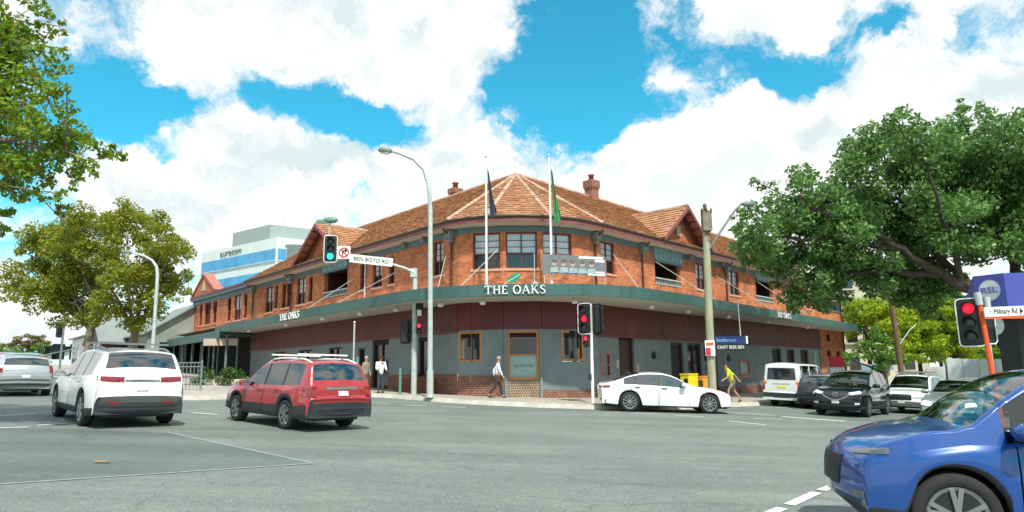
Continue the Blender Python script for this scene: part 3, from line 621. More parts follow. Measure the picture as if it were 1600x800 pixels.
# the tiles: the 300 that show largest are parts, the rest one mesh
def tile_verts(h=.052):
    w, l = TW * .475, TH * .56
    return [(-w, -l, h), (w, -l, h), (w, l, .004), (-w, l, .004), (-w, -l, .002), (w, -l, .002)], [(0, 1, 2, 3), (4, 5, 1, 0), (0, 3, 4), (1, 5, 2)]
tv, tf = tile_verts()
tile_mesh = bpy.data.meshes.new('roof_tile'); tile_mesh.from_pydata(tv, [], tf); tile_mesh.materials.append(MATS['roof_tile'])
TILES.sort(key=lambda t: (t[0] - Vector((0, 0, 1.6))).length / max(.05, abs((Vector((0, 0, 1.6)) - t[0]).normalized().dot(t[3]))) ** .5)
inv = WM[pub].inverted(); rest = MB()
for i, (q, ex, up, n) in enumerate(TILES):
    h = rnd.uniform(.85, 1.5); tw = rnd.uniform(-.02, .02); u2 = (up + ex * tw).normalized(); e2 = u2.cross(n)
    if e2.dot(ex) < 0: e2 = -e2
    if i < 300:
        o = bpy.data.objects.new('roof_tile', tile_mesh); col.objects.link(o); o.parent = roof_o
        M = Matrix(((e2.x, u2.x, n.x * h, q.x), (e2.y, u2.y, n.y * h, q.y), (e2.z, u2.z, n.z * h, q.z), (0, 0, 0, 1))); o.matrix_local = inv @ M
    else:
        for f in tf: rest.face([q + e2 * tv[k][0] + u2 * tv[k][1] + n * (tv[k][2] * h) for k in f])
rest.build('roof_tiles', 'roof_tile', pub, weld=False, kind='stuff')
# hip and ridge cappings
cap = MB()
def caps(a, c, r_=.115, st=.34):
    a, c = Vector(a), Vector(c); L = (c - a).length; n = max(1, int(L / st)); d = (c - a) / n; ax = d.normalized(); x = ax.cross(Vector((0, 0, 1))).normalized(); z = x.cross(ax)
    for i in range(n):
        p = a + d * i; q = a + d * (i + 1) + ax * .03; R1, R2 = r_ * 1.12, r_ * .95
        A = [p + (x * math.cos(t) * R1 + z * math.sin(t) * R1) for t in (-.25, .5, 1.1, 1.57, 2.04, 2.64, 3.39)]; B = [q + (x * math.cos(t) * R2 + z * math.sin(t) * R2) for t in (-.25, .5, 1.1, 1.57, 2.04, 2.64, 3.39)]
        j = len(cap.v); cap.v += [tuple(v) for v in A + B]
        for k in range(6): cap.f.append((j + k, j + k + 1, j + 8 + k, j + 7 + k)); cap.uv.append(None); cap.sm.append(False)
        cap.f.append(tuple(range(j, j + 7))); cap.uv.append(None); cap.sm.append(False)
for i in (0, 2, 4, 6): caps(E3[i], AP)
caps(AP, rl); caps(AP, rr_end); caps(er(SR), rr_end)
caps(er(8.15, -.12, 11.0), er(8.15, 3.6, 11.0)); caps(el(13.6, -.12, 10.95), el(13.6, 3.5, 10.95))
cap.build('ridge_tiles', 'ridge_tile', roof_o, kind='stuff')
# gutter, fascia board, soffit, frieze along one polyline
poly_e = [el(s) for s in (SL, 0)] + E3[1:-1] + [er(s) for s in (0, SR)]
wall_e = [LF(SL + .1, 0)] + [Vector((v.x, v.y, 0)) for v in V] + [RF(SR, 0)]
fb = MB(); gt = MB(); sf = MB(); tb = MB()
gt.tube([p + Vector((0, 0, -.03)) for p in poly_e], .075, 8)
for a, c in zip(poly_e, poly_e[1:]):
    d = (c - a).normalized(); n = Vector((d.y, -d.x, 0)) * -.03; n = -n if n.dot(Vector((0, -1, 0))) > 0 else n
    fb.prism([a + Vector((0, 0, -.02)), c + Vector((0, 0, -.02)), c + Vector((0, 0, -.27)), a + Vector((0, 0, -.27))], n * .2, n * 1.4)
iE = [p + Vector((0, 0, -.26)) for p in poly_e]
mids = wall_e
sf.face([iE[0], iE[1], mids[1] + Vector((0, 0, 8.40)), mids[0] + Vector((0, 0, 8.40))])
E_in = iE[1:8]; W_in = [Vector((v.x, v.y, 8.40)) for v in (V[0], V[1], V[1].lerp(V[2], .6), V[2].lerp(V[3], .45), V[3].lerp(V[4], .3), V[4], V[5])]
for i in range(6): sf.face([E_in[i], E_in[i + 1], W_in[i + 1], W_in[i]])
sf.face([iE[7], iE[8], mids[-1] + Vector((0, 0, 8.4)), mids[-2] + Vector((0, 0, 8.4))])
gt.build('gutter', 'gutter_brown', pub); fb.build('fascia_board', 'pink_fascia', pub); sf.build('soffit', 'soffit_cream', pub)
fbox(tb, LF, 0.02, SL, 8.1, 8.395, -.02, .06); fbox(tb, RF, .02, SR, 8.1, 8.395, -.02, .06)
for F, ln in CF: fbox(tb, F, 0, ln, 8.13, 8.392, -.02, .06)
tb.build('frieze', 'teal_beam', pub)
for F, s in ((LF, 4.4), (LF, 2.6), (LF, 18.2), (RF, 9.3), (RF, 13.2), (RF, 16.5)):
    g = MB(); fbox(g, F, s - .1, s + .1, 8.12, 8.36, .06, .30); g.build('bracket', 'galv_dark', pub)
for F, s, m in ((LF, .42, 'gutter_brown'), (LF, 8.52, 'galv'), (LF, 18.4, 'gutter_brown'), (LF, 25.1, 'gutter_brown'), (RF, .06, 'gutter_brown'), (RF, 4.2, 'gutter_brown'), (RF, 13.85, 'gutter_brown'), (RF, 25.6, 'gutter_brown'), (RF, 35.0, 'gutter_brown')):
    g = MB(); z0 = 5.3 if s < 30 else .2
    g.tube([F(s, z0, .09), F(s, 7.9, .09), F(s, 8.1, .16), F(s, 8.38, .58)], .05, 8); dp = g.build('downpipe', m, pub)
    g = MB(); fbox(g, F, s - .2, s + .2, 8.0, 8.36, .07, .34); fbox(g, F, s - .13, s + .13, 7.82, 8.0, .07, .26); g.build('rainhead', 'galv_dark', dp)
# lower roof at the far end of the right wing
g = MB(); a0, a1 = RF(29.0, 7.75, .7), RF(36.0, 7.75, .7); b0, b1 = RF(29.0, 10.4, -5.2), RF(33.5, 10.4, -5.2); c1 = RF(36.0, 7.75, -10.8)
g.face([a0, a1, b1, b0]); g.face([a1, c1, b1]); g.face([a0, a1, RF(36, 7.6, -.05), RF(29, 7.6, -.05)]); g.build('end_roof', 'pink_fascia', pub)
TILES.clear(); tile_face([a0, a1, b1, b0], a0, a1); tile_face([a1, c1, b1], a1, c1); rest = MB()
for (q, ex, up, n) in TILES:
    for f in tf: rest.face([q + ex * tv[k][0] + up * tv[k][1] + n * tv[k][2] for k in f])
rest.build('end_roof_tiles', 'roof_tile', pub, kind='stuff')
g = MB(); g.tube([a0, a1], .08, 8); g.build('gutter', 'gutter_brown', pub)
g = MB(); fbox(g, RF, 29.7, 35.1, 6.5, 7.3, .0, .07); g.build('panel', 'teal_beam', pub)
g = MB(); fbox(g, RF, 33.2, 35.25, 4.95, 5.2, .003, .5); g.build('ledge', 'soffit_cream', pub)
# parapet of the left wing's far end
g = MB(); fbox(g, LF, 25.3, 39.5, 8.4, 8.62, -.4, .3); fbox(g, LF, 25.3, 39.5, 8.05, 8.4, .002, .07); g.build('cornice', 'teal_beam', pub)
g = MB(); fbox(g, LF, 25.3, 39.5, 8.62, 8.80, -.35, .34); g.build('parapet_capping', 'maroon_trim', pub)
g = MB(); g.face([LF(25.3, 8.5, -.3), LF(39.3, 8.5, -.3), LF(39.3, 8.5, -11), LF(25.3, 8.5, -11)]); g.build('flat_roof', 'grey_roof', pub)
pd = MB(); P = [LF(s, z, -.05) for s, z in ((33.0, 8.8), (39.2, 8.8), (36.2, 10.5))]; n = LF.out() * .3
pd.face([p + n for p in P], [(0, 0), (6.2, 0), (3.2, 1.7)]); pd.face([p - n for p in P][::-1], [(0, 0), (6.2, 0), (3.2, 1.7)]); pdo = pd.build('pediment', 'brick', pub)
g = MB()
for a, c in ((P[0], P[2]), (P[1], P[2])): g.bar(a + Vector((0, 0, .06)), c + Vector((0, 0, .06)), .8, .16, up=(0, 0, 1))
g.build('coping', 'salmon', pdo)
g = MB(); g.prism([LF(35.6, 9.1, .26), LF(36.6, 9.1, .26), LF(36.1, 10.0, .26)], (0, 0, 0), LF.out() * .03); g.build('ornament', 'soffit_cream', pdo)
# chimneys
def chimney(p, h, w, pot=True):
    g = MB(); g.box((p[0], p[1], p[2] + h * .3), (w, w, h * .6), R(42)); g.build('chimney', 'chimney_brick', roof_o)
    g = MB(); g.box((p[0], p[1], p[2] + h * .62), (w * 1.12, w * 1.12, h * .08), R(42)); g.box((p[0], p[1], p[2] + h * .8), (w * 1.25, w * 1.25, h * .3), R(42)); g.build('chimney_cap', 'chimney_brick', roof_o)
    g = MB(); g.lathe((p[0], p[1], p[2] + h * .95), [(.17, 0), (.15, .3), (.2, .32), (.2, .4)], 10); g.build('chimney_pot', 'chimney_brick', roof_o)
chimney((4.95, 40.75, 11.95), 1.5, .60); chimney((-3.4, 40.3, 11.95), .95, .55)

# awning -------------------------------------------------------------------
AW = [Vector(p) for p in ((-28.6, 57.9), (-21.5, 49.53), (-11.4, 37.5), (-7.56, 33.2), (-5.3, 30.65), (-4.3, 29.7), (-3.3, 29.0), (-2.2, 28.6), (-1.0, 28.38), (.12, 28.3), (1.3, 28.3), (2.4, 28.42), (3.4, 28.66), (4.4, 29.07), (5.3, 29.7), (6.3, 30.65), (8.3, 32.74), (15.26, 40.9), (22, 48.8), (28.9, 56.9))]
ZT, ZB_ = 5.37, 4.87
AI = [LF(40, 0), LF(30.5, 0), LF(13, 0), LF(6.5, 0), LF(3.2, 0), LF(1.6, 0), LF(.2, 0), LF(0, 0)] + [Vector((v.x, v.y, 0)) for v in (V[1], V[2].lerp(V[3], .25), V[3], V[3].lerp(V[4], .5), V[4], V[4].lerp(V[5], .6), V[5], RF(1.0, 0), RF(3, 0), RF(13.5, 0), RF(24, 0), RF(35.5, 0))]
g = MB()
for i in range(len(AW) - 1):
    a, c = AW[i], AW[i + 1]; p, q = AI[i], AI[i + 1]
    g.face([(a.x, a.y, ZB_ + .03), (c.x, c.y, ZB_ + .03), (q.x, q.y, ZB_ + .03), (p.x, p.y, ZB_ + .03)]); g.face([(a.x, a.y, ZT - .08), (c.x, c.y, ZT - .08), (q.x, q.y, ZT + .02), (p.x, p.y, ZT + .02)])
aw = g.build('awning', 'awning_soffit', pub)
def fascia_run(i0, i1, seg):                                # fascia sheets with open joints
    pts = AW[i0:i1 + 1]; L = [0]
    for a, c in zip(pts, pts[1:]): L.append(L[-1] + (c - a).length)
    def at(t):
        for k in range(len(pts) - 1):
            if t <= L[k + 1] + 1e-6: f = (t - L[k]) / (L[k + 1] - L[k]); return pts[k].lerp(pts[k + 1], f)
        return pts[-1]
    n = max(1, round(L[-1] / seg))
    for k in range(n):
        t0, t1 = L[-1] * k / n + .004, L[-1] * (k + 1) / n - .004; m = max(1, int((t1 - t0) / .6)); f = MB()
        for j in range(m):
            a, c = at(t0 + (t1 - t0) * j / m), at(t0 + (t1 - t0) * (j + 1) / m); d = (c - a).normalized(); nn = Vector((d.y, -d.x)) * .05
            A = [Vector((*(a + nn), ZB_)), Vector((*(c + nn), ZB_)), Vector((*(c + nn), ZT)), Vector((*(a + nn), ZT))]; B = [Vector((*(a - nn), ZB_)), Vector((*(c - nn), ZB_)), Vector((*(c - nn), ZT)), Vector((*(a - nn), ZT))]
            f.face(A); f.face(B[::-1]); f.face([A[0], B[0], B[1], A[1]]); f.face([A[3], A[2], B[2], B[3]])
        f.build('fascia_panel', 'awning_green', aw)
fascia_run(1, len(AW) - 1, 2.4)
g = MB(); g.bar((28.9, 56.9, 5.12), tuple(AI[-1].to_2d()) + (5.12,), .08, .5); g.build('fascia_panel', 'awning_green', aw)
for i, (x, y) in enumerate(((-17.5, 45.4), (-13.5, 40.7), (-10.2, 36.7), (-7.6, 34.0), (-5.5, 32.2), (-3.2, 30.3), (-1.3, 29.6), (2.7, 29.6), (6.6, 32.4), (9.0, 35.0), (12.2, 38.6), (16.0, 43.0), (21, 48.9))):
    g = MB(); g.lathe((x, y, ZB_ - .22), [(.10, 0), (.14, .05), (.12, .14), (.05, .17), (.05, .25)], 10); g.build('awning_light', 'signal_border', aw)
text_l = serif('letter', 'THE OAKS', .36, (.12, 28.235, 5.13), (1, -.02, 0), (0, 0, 1), .05, 'white_paint', aw)
s_ = AW[2].lerp(AW[1], .13); d_ = (AW[2] - AW[1]).normalized(); serif('letter', 'THE OAKS', .40, (s_.x + d_.y * .07, s_.y - d_.x * .07, 5.12), (d_.x, d_.y, 0), (0, 0, 1), .04, 'white_paint', aw)
s_ = AW[17].lerp(AW[18], .25); d_ = (AW[18] - AW[17]).normalized(); serif('letter', 'THE OAKS', .34, (s_.x + d_.y * .07, s_.y - d_.x * .07, 5.12), (d_.x, d_.y, 0), (0, 0, 1), .04, 'white_paint', aw)
# leaf emblem standing on the awning edge
lf = thing('leaf_emblem', 'green oak leaf emblem above the white pub lettering', 'emblem', (.12, 28.42, ZT))
g = MB(); pts = []
for k in range(21):
    t = k / 20; w = .17 * math.sin(math.pi * t) ** .8 * (1 + .22 * math.cos(t * 26)); pts.append((t, w))
ax = Vector((.62, 0, .36)); ay = Vector((-.42, 0, .72)).normalized(); o_ = Vector((-.24, 28.42, ZT + .09)); ol = [o_ + ax * t + ay * w for t, w in pts] + [o_ + ax * t - ay * w for t, w in pts[::-1]]
g.prism(ol, (0, -.02, 0), (0, .02, 0)); g.build('leaf', 'leaf_green', lf)
g = MB(); g.tube([o_ - ax * .16 + Vector((0, -.03, -.02)), o_ + ax * .9 + Vector((0, -.03, 0))], .014, 6); g.build('leaf_vein', 'shirt_white', lf)
g = MB(); g.tube([Vector((.05, 28.42, ZT - .05)), Vector((.08, 28.44, ZT + .2))], .02, 6); g.tube([Vector((-.3, 28.42, ZT + .07)), Vector((-.14, 28.42, ZT - .02)), Vector((.05, 28.42, ZT - .03))], .025, 6); g.build('leaf_stalk', 'salmon', lf)
# stays from wall to awning edge
for a, c in ((LF(.9, 7.3, .05), (-3.2, 29.2, ZT)), (CF[1][0](1.3, 7.3, .05), (-2.2, 28.8, ZT)), (RF(1.6, 7.5, .05), (5.6, 30.1, ZT)), (RF(5.5, 7.6, .05), RF(8.4, 5.4, 2.2)), (RF(12.5, 7.5, .05), RF(15.6, 5.4, 2.2)), (RF(18.4, 7.7, .05), RF(21.4, 5.4, 2.2)), (LF(5.3, 7.0, .05), LF(8.6, 5.4, 2.0)), (LF(9.8, 7.2, .05), LF(12.0, 5.4, 2.0))):
    g = MB(); g.tube([a, c], .018, 6); g.build('awning_stay', 'galv', pub)

# ground floor ---------------------------------------------------------------
ZM = 3.66
def panels(F, s0, s1, z0, z1, n, m, o=.05):
    w = (s1 - s0) / n
    for k in range(n):
        g = MB(); fbox(g, F, s0 + k * w + .004, s0 + (k + 1) * w - .004, z0, z1, -.05, o + rnd.uniform(-.006, .006)); g.build('panel', m, pub)
panels(LF, 0, 25.2, ZM, ZB_ + .02, 21, 'maroon_panel_b'); panels(RF, 0, 3.6, ZM - .2, ZB_ + .02, 3, 'maroon_panel'); panels(RF, 3.6, 29.6, ZM - .2, ZB_ + .02, 22, 'maroon_panel_b')
for F, ln in CF: panels(F, 0, ln, ZM, ZB_ + .02, 2 if ln > .8 else 1, 'maroon_panel')
for F, s0, s1 in [(LF, 0, 25.2), (RF, 0, 29.6)] + [(F, 0, ln) for F, ln in CF]:
    g = MB(); g.face([F(s0, 3.3, -.07), F(s1, 3.3, -.07), F(s1, 5, -.07), F(s0, 5, -.07)]); g.build('panel_backing', 'maroon_dark', pub)
for k, (F, s0, s1) in enumerate(((LF, 0, 25.2), (RF, 0, 29.6))):
    g = MB(); fbox(g, F, s0, s1, ZM - (.09 if k == 0 else .28), ZM - (.0 if k == 0 else .2), -.05, .10); g.build('panel_trim', 'maroon_trim', pub)
# left wing
GL = [(2.3, 3.25, 1.6, 3.5), (6.0, 7.7, .9, 3.56), (8.45, 9.2, 1.95, 3.2), (11.2, 12.8, 2.0, 3.35), (15, 17, 2.0, 3.35), (19, 21, 2.0, 3.35)]
wall(LF, 0, 25.2, 1.72, ZM, GL, 'render_grey', 'rendered_wall'); wall(LF, 0, 25.2, -1, 1.72, [(6.0, 7.7, .9, 1.72), (2.3, 3.25, 1.6, 1.72)], 'plinth_tile', 'tiled_plinth', o=.03, dep=.3)
for q in GL: window(LF, *q, cols=1 if q[1] - q[0] < 1 else 2, split=0, frame='timber_dark', low='glass_dark', sill=False, fw_=.09)
g = MB()
for k in range(4): fbox(g, LF, 1.6, 3.9, .5 + .26 * k, .76 + .26 * k, .03, 1.25 - .28 * k)
g.build('brick_steps', 'step_brick', pub)
# the corner
for i, (F, ln) in enumerate(CF):
    zp = 1.62 if i < 2 else (1.40 if i == 2 else .95)
    ops = {0: [(.02, ln + .1, 2.22, 3.58)], 1: [(-.1, .50, 2.22, 3.58)], 2: [(.16, 1.58, 1.42, 3.6)], 3: [(.98, 1.9, 2.2, 3.6)], 4: [(-.1, .50, 2.2, 3.6)]}[i]
    wall(F, 0, ln, zp, ZM, ops, 'render_grey', 'rendered_wall'); wall(F, 0, ln, -1, zp, [(.16, 1.58, 1.42, 3.6)] if i == 2 else [], 'check_tile' if i == 2 else 'plinth_tile', 'tiled_plinth', o=.03 if i != 2 else .01)
F0, l0 = CF[0]; F1, l1 = CF[1]; F3, l3 = CF[3]; F4, l4 = CF[4]
def joined(FA, a, FB, c):                 # a straight frame spanning a wall kink
    p, q = FA(a, 0), FB(c, 0); d = (q - p).to_2d(); L = d.length; d.normalize(); return PF(p.to_2d(), d, (d.y, -d.x)), L
J1, jl1 = joined(F0, .02, F1, .50); J3, jl3 = joined(F3, .98, F4, .50)
for J, L in ((J1, jl1), (J3, jl3)): window(J, 0.0, L, 2.22, 3.6, cols=1, split=0, frame='timber_frame', low='glass_dark', sill=False, fw_=.105, o=-.06)
for J, a, c, z0_, z1_, m in ((J1, .10, .26, 2.36, 3.2, 'poster_cream'), (J1, .42, .66, 2.9, 3.5, 'dark'), (J1, .74, .95, 2.8, 3.45, 'hair_dark'), (J3, .85, 1.02, 2.34, 2.8, 'timber_frame'), (J3, .22, .42, 2.5, 3.3, 'dark'), (J3, .5, .62, 2.7, 3.2, 'galv_dark')):
    g = MB(); fbox(g, J, a, c, z0_, z1_, -.078, -.072); g.build('window_poster', m, pub)
wd = window(CF[2][0], .16, 1.58, 1.42, 3.6, cols=1, split=.50, frame='timber_frame', top='glass_dark', low='frosted', sill=False, fw_=.11, o=-.05, bars=False)
Fc = CF[2][0]; text('window_lettering', 'THE OAKS HOTEL', .16, Fc(.87, 2.02, -.055), Fc.right(), (0, 0, 1), .004, 'galv_dark', wd, width=.85)
g = MB(); fbox(g, Fc, .02, .15, .3, ZM, .0, .11); fbox(g, Fc, 1.6, 1.71, .3, ZM, .0, .11); g.build('pilaster', 'render_grey', pub)
# right wing
GRO = [(.32, 1.08, 1.5, 2.62), (1.85, 3.2, .2, 3.5), (6.75, 8.15, 1.0, 3.3), (8.6, 10.2, .1, 3.3), (10.5, 12.1, .1, 3.3), (15.0, 16.5, 1.42, 2.4), (20.2, 21.75, 1.5, 3.25), (22.75, 24.2, 1.5, 3.25), (25.3, 26.9, 1.5, 3.25), (28.1, 29.4, .2, 3.2)]
wall(RF, 0, 29.6, .82, ZM - .2, GRO, 'render_grey', 'rendered_wall'); wall(RF, 0, 29.6, -2, .82, [(1.85, 3.2, .2, .9), (8.6, 10.2, .1, .9), (10.5, 12.1, .1, .9), (28.1, 29.4, .2, .9)], 'plinth_tile', 'tiled_plinth', o=.03)
for k, q in enumerate(GRO):
    if k in (1, 3, 4): window(RF, *q, cols=1 if k == 1 else 2, split=0, frame='timber_dark', low='timber_dark' if k == 1 else 'glass_dark', sill=False, fw_=.12, name='door')
    elif k == 0: window(RF, *q, cols=1, split=.5, frame='salmon', low='glass_dark', top='glass_dark', sill=False, bars=False, o=-.02)
    elif k == 5: window(RF, *q, cols=1, split=0, frame='salmon', low='frosted', sill=True, fw_=.12, name='poster_case', o=-.02)
    elif k == 9: window(RF, *q, cols=1, split=0, frame='galv', low='frosted', sill=False, name='door')
    else: window(RF, *q, cols=1, split=0, frame='timber_dark', low='dark', sill=False, fw_=.12)
for s, z in ((5.0, 2.55), (13.6, 2.5)):
    g = MB(); g.lathe(RF(s, z, .0), [(.2, 0), (.2, .05), (.12, .06)], 14, M=Matrix.Rotation(R(90), 4, (RD.x, RD.y, 0))); g.build('round_vent', 'dark', pub)
g = MB(); fbox(g, RF, 3.35, 3.5, 1.5, 2.1, 0, .05); fbox(g, RF, 1.55, 1.72, 1.9, 2.3, 0, .05); g.build('door_panel', 'soffit_cream', pub)
for k in range(3):
    g = MB(); c = RF(20.9 + 2.55 * k, 1.75, .15)
    for _ in range(40): q = c + Vector((rnd.gauss(0, .4), rnd.gauss(0, .1), rnd.gauss(0, .16))); u = Vector((rnd.gauss(0, 1), rnd.gauss(0, 1), rnd.gauss(0, 1))).normalized() * .08; v = u.orthogonal().normalized() * .06; g.face([q - u, q + v, q + u, q - v])
    g.build('window_box_plants', 'autumn_leaf', pub, kind='stuff')
# arcade under the far left of the awning
for k in range(7):
    g = MB(); p = LF(26.5 + 2.1 * k, 0, .5); g.tube([(p.x, p.y, gz(p.x, p.y)), (p.x, p.y, ZB_)], .09, 8); g.build('awning_column', 'galv_dark', pub)
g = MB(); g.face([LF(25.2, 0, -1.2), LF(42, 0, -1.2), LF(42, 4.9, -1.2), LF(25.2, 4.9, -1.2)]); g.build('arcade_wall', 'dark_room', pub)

# ------------------------------------------------------------------ poles, signals, signs
FP = .15
def base(x, y, h=FP): return (x, y, gz(x, y) + h)
def lamp_post(label, x, y, path, r0_, head_dir, m, group=None, h=FP):
    t = thing('street_lamp', label, 'street lamp', base(x, y, h), group=group)
    pts = [Vector((x, y, gz(x, y) + h))] + [Vector(p) for p in path]; n = len(pts)
    g = MB(); g.tube(pts, [r0_ * (1 - .5 * i / (n - 1)) for i in range(n)], 10); g.build('pole', m, t)
    g = MB(); g.tube([pts[0], pts[0] + Vector((0, 0, 1.1))], r0_ * 1.25, 10); g.tube([pts[0], pts[0] + Vector((0, 0, .04))], r0_ * 2.4, 10); g.build('pole_base', m, t)
    e = pts[-1]; d = Vector(head_dir).normalized(); s = d.cross(Vector((0, 0, 1))).normalized(); u = s.cross(d)
    g = MB(); M = Matrix(((d.x, s.x, u.x), (d.y, s.y, u.y), (d.z, s.z, u.z))).to_4x4()
    g.lathe(e + d * -.05, [(.03, 0), (.07, .05), (.13, .22), (.15, .42), (.11, .6), (.03, .68)], 12, M=M @ Matrix.Rotation(R(90), 4, 'Y')); g.build('lamp_head', 'galv_dark', t)
    g = MB(); g.lathe(e + d * .12 - u * .07, [(.1, 0), (.11, .2), (.08, .38)], 10, M=M @ Matrix.Rotation(R(90), 4, 'Y')); g.build('lamp_glass', 'head_glass', t)
    return t
lamp_post('tall pale grey street lamp with a curved arm in front of the left corner window', -3.45, 28.7, [(-3.46, 28.7, 4), (-3.5, 28.7, 8.6), (-3.56, 28.7, 9.7), (-3.8, 28.7, 10.5), (-4.25, 28.7, 10.98), (-4.9, 28.7, 11.27), (-5.2, 28.7, 11.36)], .115, (-1, 0, .12), 'galv')
lamp_post('grey street lamp curving left in front of the olive green trees', -19.9, 38, [(-19.92, 38, 5), (-19.96, 38, 7.4), (-20.06, 38, 7.9), (-20.32, 38, 8.25), (-20.75, 38, 8.5), (-21.5, 38, 8.72)], .11, (-1, 0, .1), 'galv')
lamp_post('street lamp whose head pokes in at the left edge among leaves', -22.6, 25, [(-22.6, 25, 10), (-22.5, 25, 12.6), (-22.2, 25, 13.4), (-21.5, 25, 14.0), (-20.6, 25, 14.2), (-19.95, 25, 14.28)], .14, (1, 0, -.1), 'galv')

def signal_head(root, c, face_az, lit, n=3, s=1.0, border=True, name='signal_head', m_lit=None, board=True):
    d = Vector((math.sin(R(face_az)), math.cos(R(face_az)), 0)); r_ = Vector((-d.y, d.x, 0)); c = Vector(c); W, H = .44 * s, (.36 * n + .12) * s
    M = Matrix(((r_.x, d.x, 0), (r_.y, d.y, 0), (0, 0, 1))).to_4x4()
    g = MB()
    def rrect(w, h, rad): return [Vector((sx * (w / 2 - rad) + rad * math.cos(a), 0, sz * (h / 2 - rad) + rad * math.sin(a))) for (sx, sz, a0) in ((1, 1, 0), (-1, 1, 90), (-1, -1, 180), (1, -1, 270)) for a in (R(a0), R(a0 + 45), R(a0 + 90))]
    if board: g.prism([c + M @ p for p in rrect(W * 1.42, H * 1.08, .12 * s)], d * -.02, d * .01)
    g.prism([c + M @ p for p in rrect(W * .75, H * .94, .05 * s)], d * -.22 * s, d * .04)
    hd = g.build(name, 'signal_black', root)
    if border:
        g = MB(); O = [c + M @ p for p in rrect(W * 1.42, H * 1.08, .12 * s)]; I = [c + M @ p for p in rrect(W * 1.28, H * 1.08 - W * .14, .09 * s)]
        for k in range(len(O)): j = (k + 1) % len(O); g.face([O[k] + d * .016, O[j] + d * .016, I[j] + d * .016, I[k] + d * .016])
        g.build('border', 'signal_border', hd)
    for k in range(n):
        z = (n / 2 - .5 - k) * .36 * s; p = c + Vector((0, 0, z)) + d * .045
        g = MB(); g.lathe(p, [(.14 * s, 0), (.12 * s, .03), (.05 * s, .05)], 16, M=M @ Matrix.Rotation(R(-90), 4, 'X')); g.build('lens', lit.get(k, 'lamp_off'), hd)
        g = MB(); ring = [(math.cos(R(a)), math.sin(R(a))) for a in range(-20, 201, 20)]
        for (a, b_), (e, f) in zip(ring, ring[1:]):
            q = lambda u, v, o: p + r_ * u * .16 * s + Vector((0, 0, v * .16 * s)) + d * o
            g.face([q(a, b_, 0), q(e, f, 0), q(e, f, .20 * s * (.45 + .55 * max(0, f))), q(a, b_, .20 * s * (.45 + .55 * max(0, b_)))])
        g.build('visor', 'signal_black', hd)
    return hd
def sign_plate(name, c, right, w, h, m, parent, d=.03, up=(0, 0, 1), fr=None):
    r_ = Vector(right).normalized(); u = Vector(up); n = r_.cross(u).normalized(); c = Vector(c); g = MB()
    g.prism([c + r_ * a * w / 2 + u * b_ * h / 2 for a, b_ in ((-1, -1), (1, -1), (1, 1), (-1, 1))], n * -d / 2, n * d / 2); return g.build(name, m, parent)
# mast arm signal
t = thing('traffic_signal', 'traffic signal on a long mast arm showing green with a street name sign', 'traffic light', base(-4.45, 31.0))
g = MB(); g.tube([base(-4.45, 31.0), (-4.45, 31.0, 6.5)], [.13, .11], 12); g.build('pole', 'galv', t)
g = MB(); g.tube([(-4.47, 30.9, 6.3), (-4.9, 30.85, 6.5), (-5.6, 30.8, 6.72), (-7.3, 30.8, 6.98), (-8.45, 30.8, 7.05)], [.06, .06, .055, .05, .045], 10); g.box((-4.5, 30.95, 6.3), (.3, .2, .4)); g.build('mast_arm', 'galv', t)
g = MB(); g.tube([(-8.42, 30.85, 6.7), (-8.42, 30.85, 8.7)], .035, 8); g.build('bracket', 'galv', t)
signal_head(t, (-8.3, 30.72, 7.42), 172, {2: 'lamp_green'}, s=.98)
g = MB(); g.lathe((-8.35, 30.8, 8.78), [(.12, -.3), (.16, 0), (.13, .2), (.05, .32)], 10, ax='X'); g.box((-8.75, 30.8, 8.72), (.5, .2, .14)); g.build('camera', 'pole_green', t)
nt_ = sign_plate('no_turn_sign', (-7.68, 30.72, 7.24), (1, -.05, 0), .58, .58, 'sign_white', t)
g = MB(); P = [(.21 * math.cos(R(a)), .21 * math.sin(R(a))) for a in range(0, 361, 20)]; ribbon(g, P, .055, Vector((-7.68, 30.70, 7.24)), Vector((1, -.05, 0)), Vector((0, 0, 1)), Vector((-.05, -1, 0)), .01); ribbon(g, [(-.15, .15), (.15, -.15)], .045, Vector((-7.68, 30.70, 7.24)), Vector((1, -.05, 0)), Vector((0, 0, 1)), Vector((-.05, -1, 0)), .012); g.build('prohibition_ring', 'sign_red', nt_)
g = MB(); ribbon(g, [(-.06, -.15), (-.06, .04), (-.02, .09), (.1, .09)], .05, Vector((-7.68, 30.69, 7.24)), Vector((1, -.05, 0)), Vector((0, 0, 1)), Vector((-.05, -1, 0)), .006); ribbon(g, [(.06, .16), (.14, .09), (.06, .02)], .04, Vector((-7.68, 30.69, 7.24)), Vector((1, -.05, 0)), Vector((0, 0, 1)), Vector((-.05, -1, 0)), .006); g.build('turn_arrow', 'sign_black', nt_)
up_ = Vector((.12, 0, 1)).normalized(); sr = Vector((1, 0, -.12)).normalized()
st = sign_plate('street_name_sign', (-6.42, 30.7, 6.86), sr, 1.98, .38, 'sign_white', t, up=up_); text('lettering', 'BEN BOYD RD', .25, (-6.42, 30.675, 6.86), sr, up_, .006, 'sign_black', st, width=1.62)
signal_head(t, (-4.85, 31.05, 3.63), 10, {}, s=.85, border=False); signal_head(t, (-4.24, 30.9, 3.76), 175, {0: 'walk_red'}, n=2, s=.62, border=False, name='pedestrian_head', board=False)
g = MB(); g.box((-4.3, 31.05, 4.62), (.42, .3, .5)); g.build('control_box', 'dark', t); g = MB(); g.box((-4.22, 30.86, 4.45), (.2, .08, .26)); g.build('sensor', 'sign_white', t)
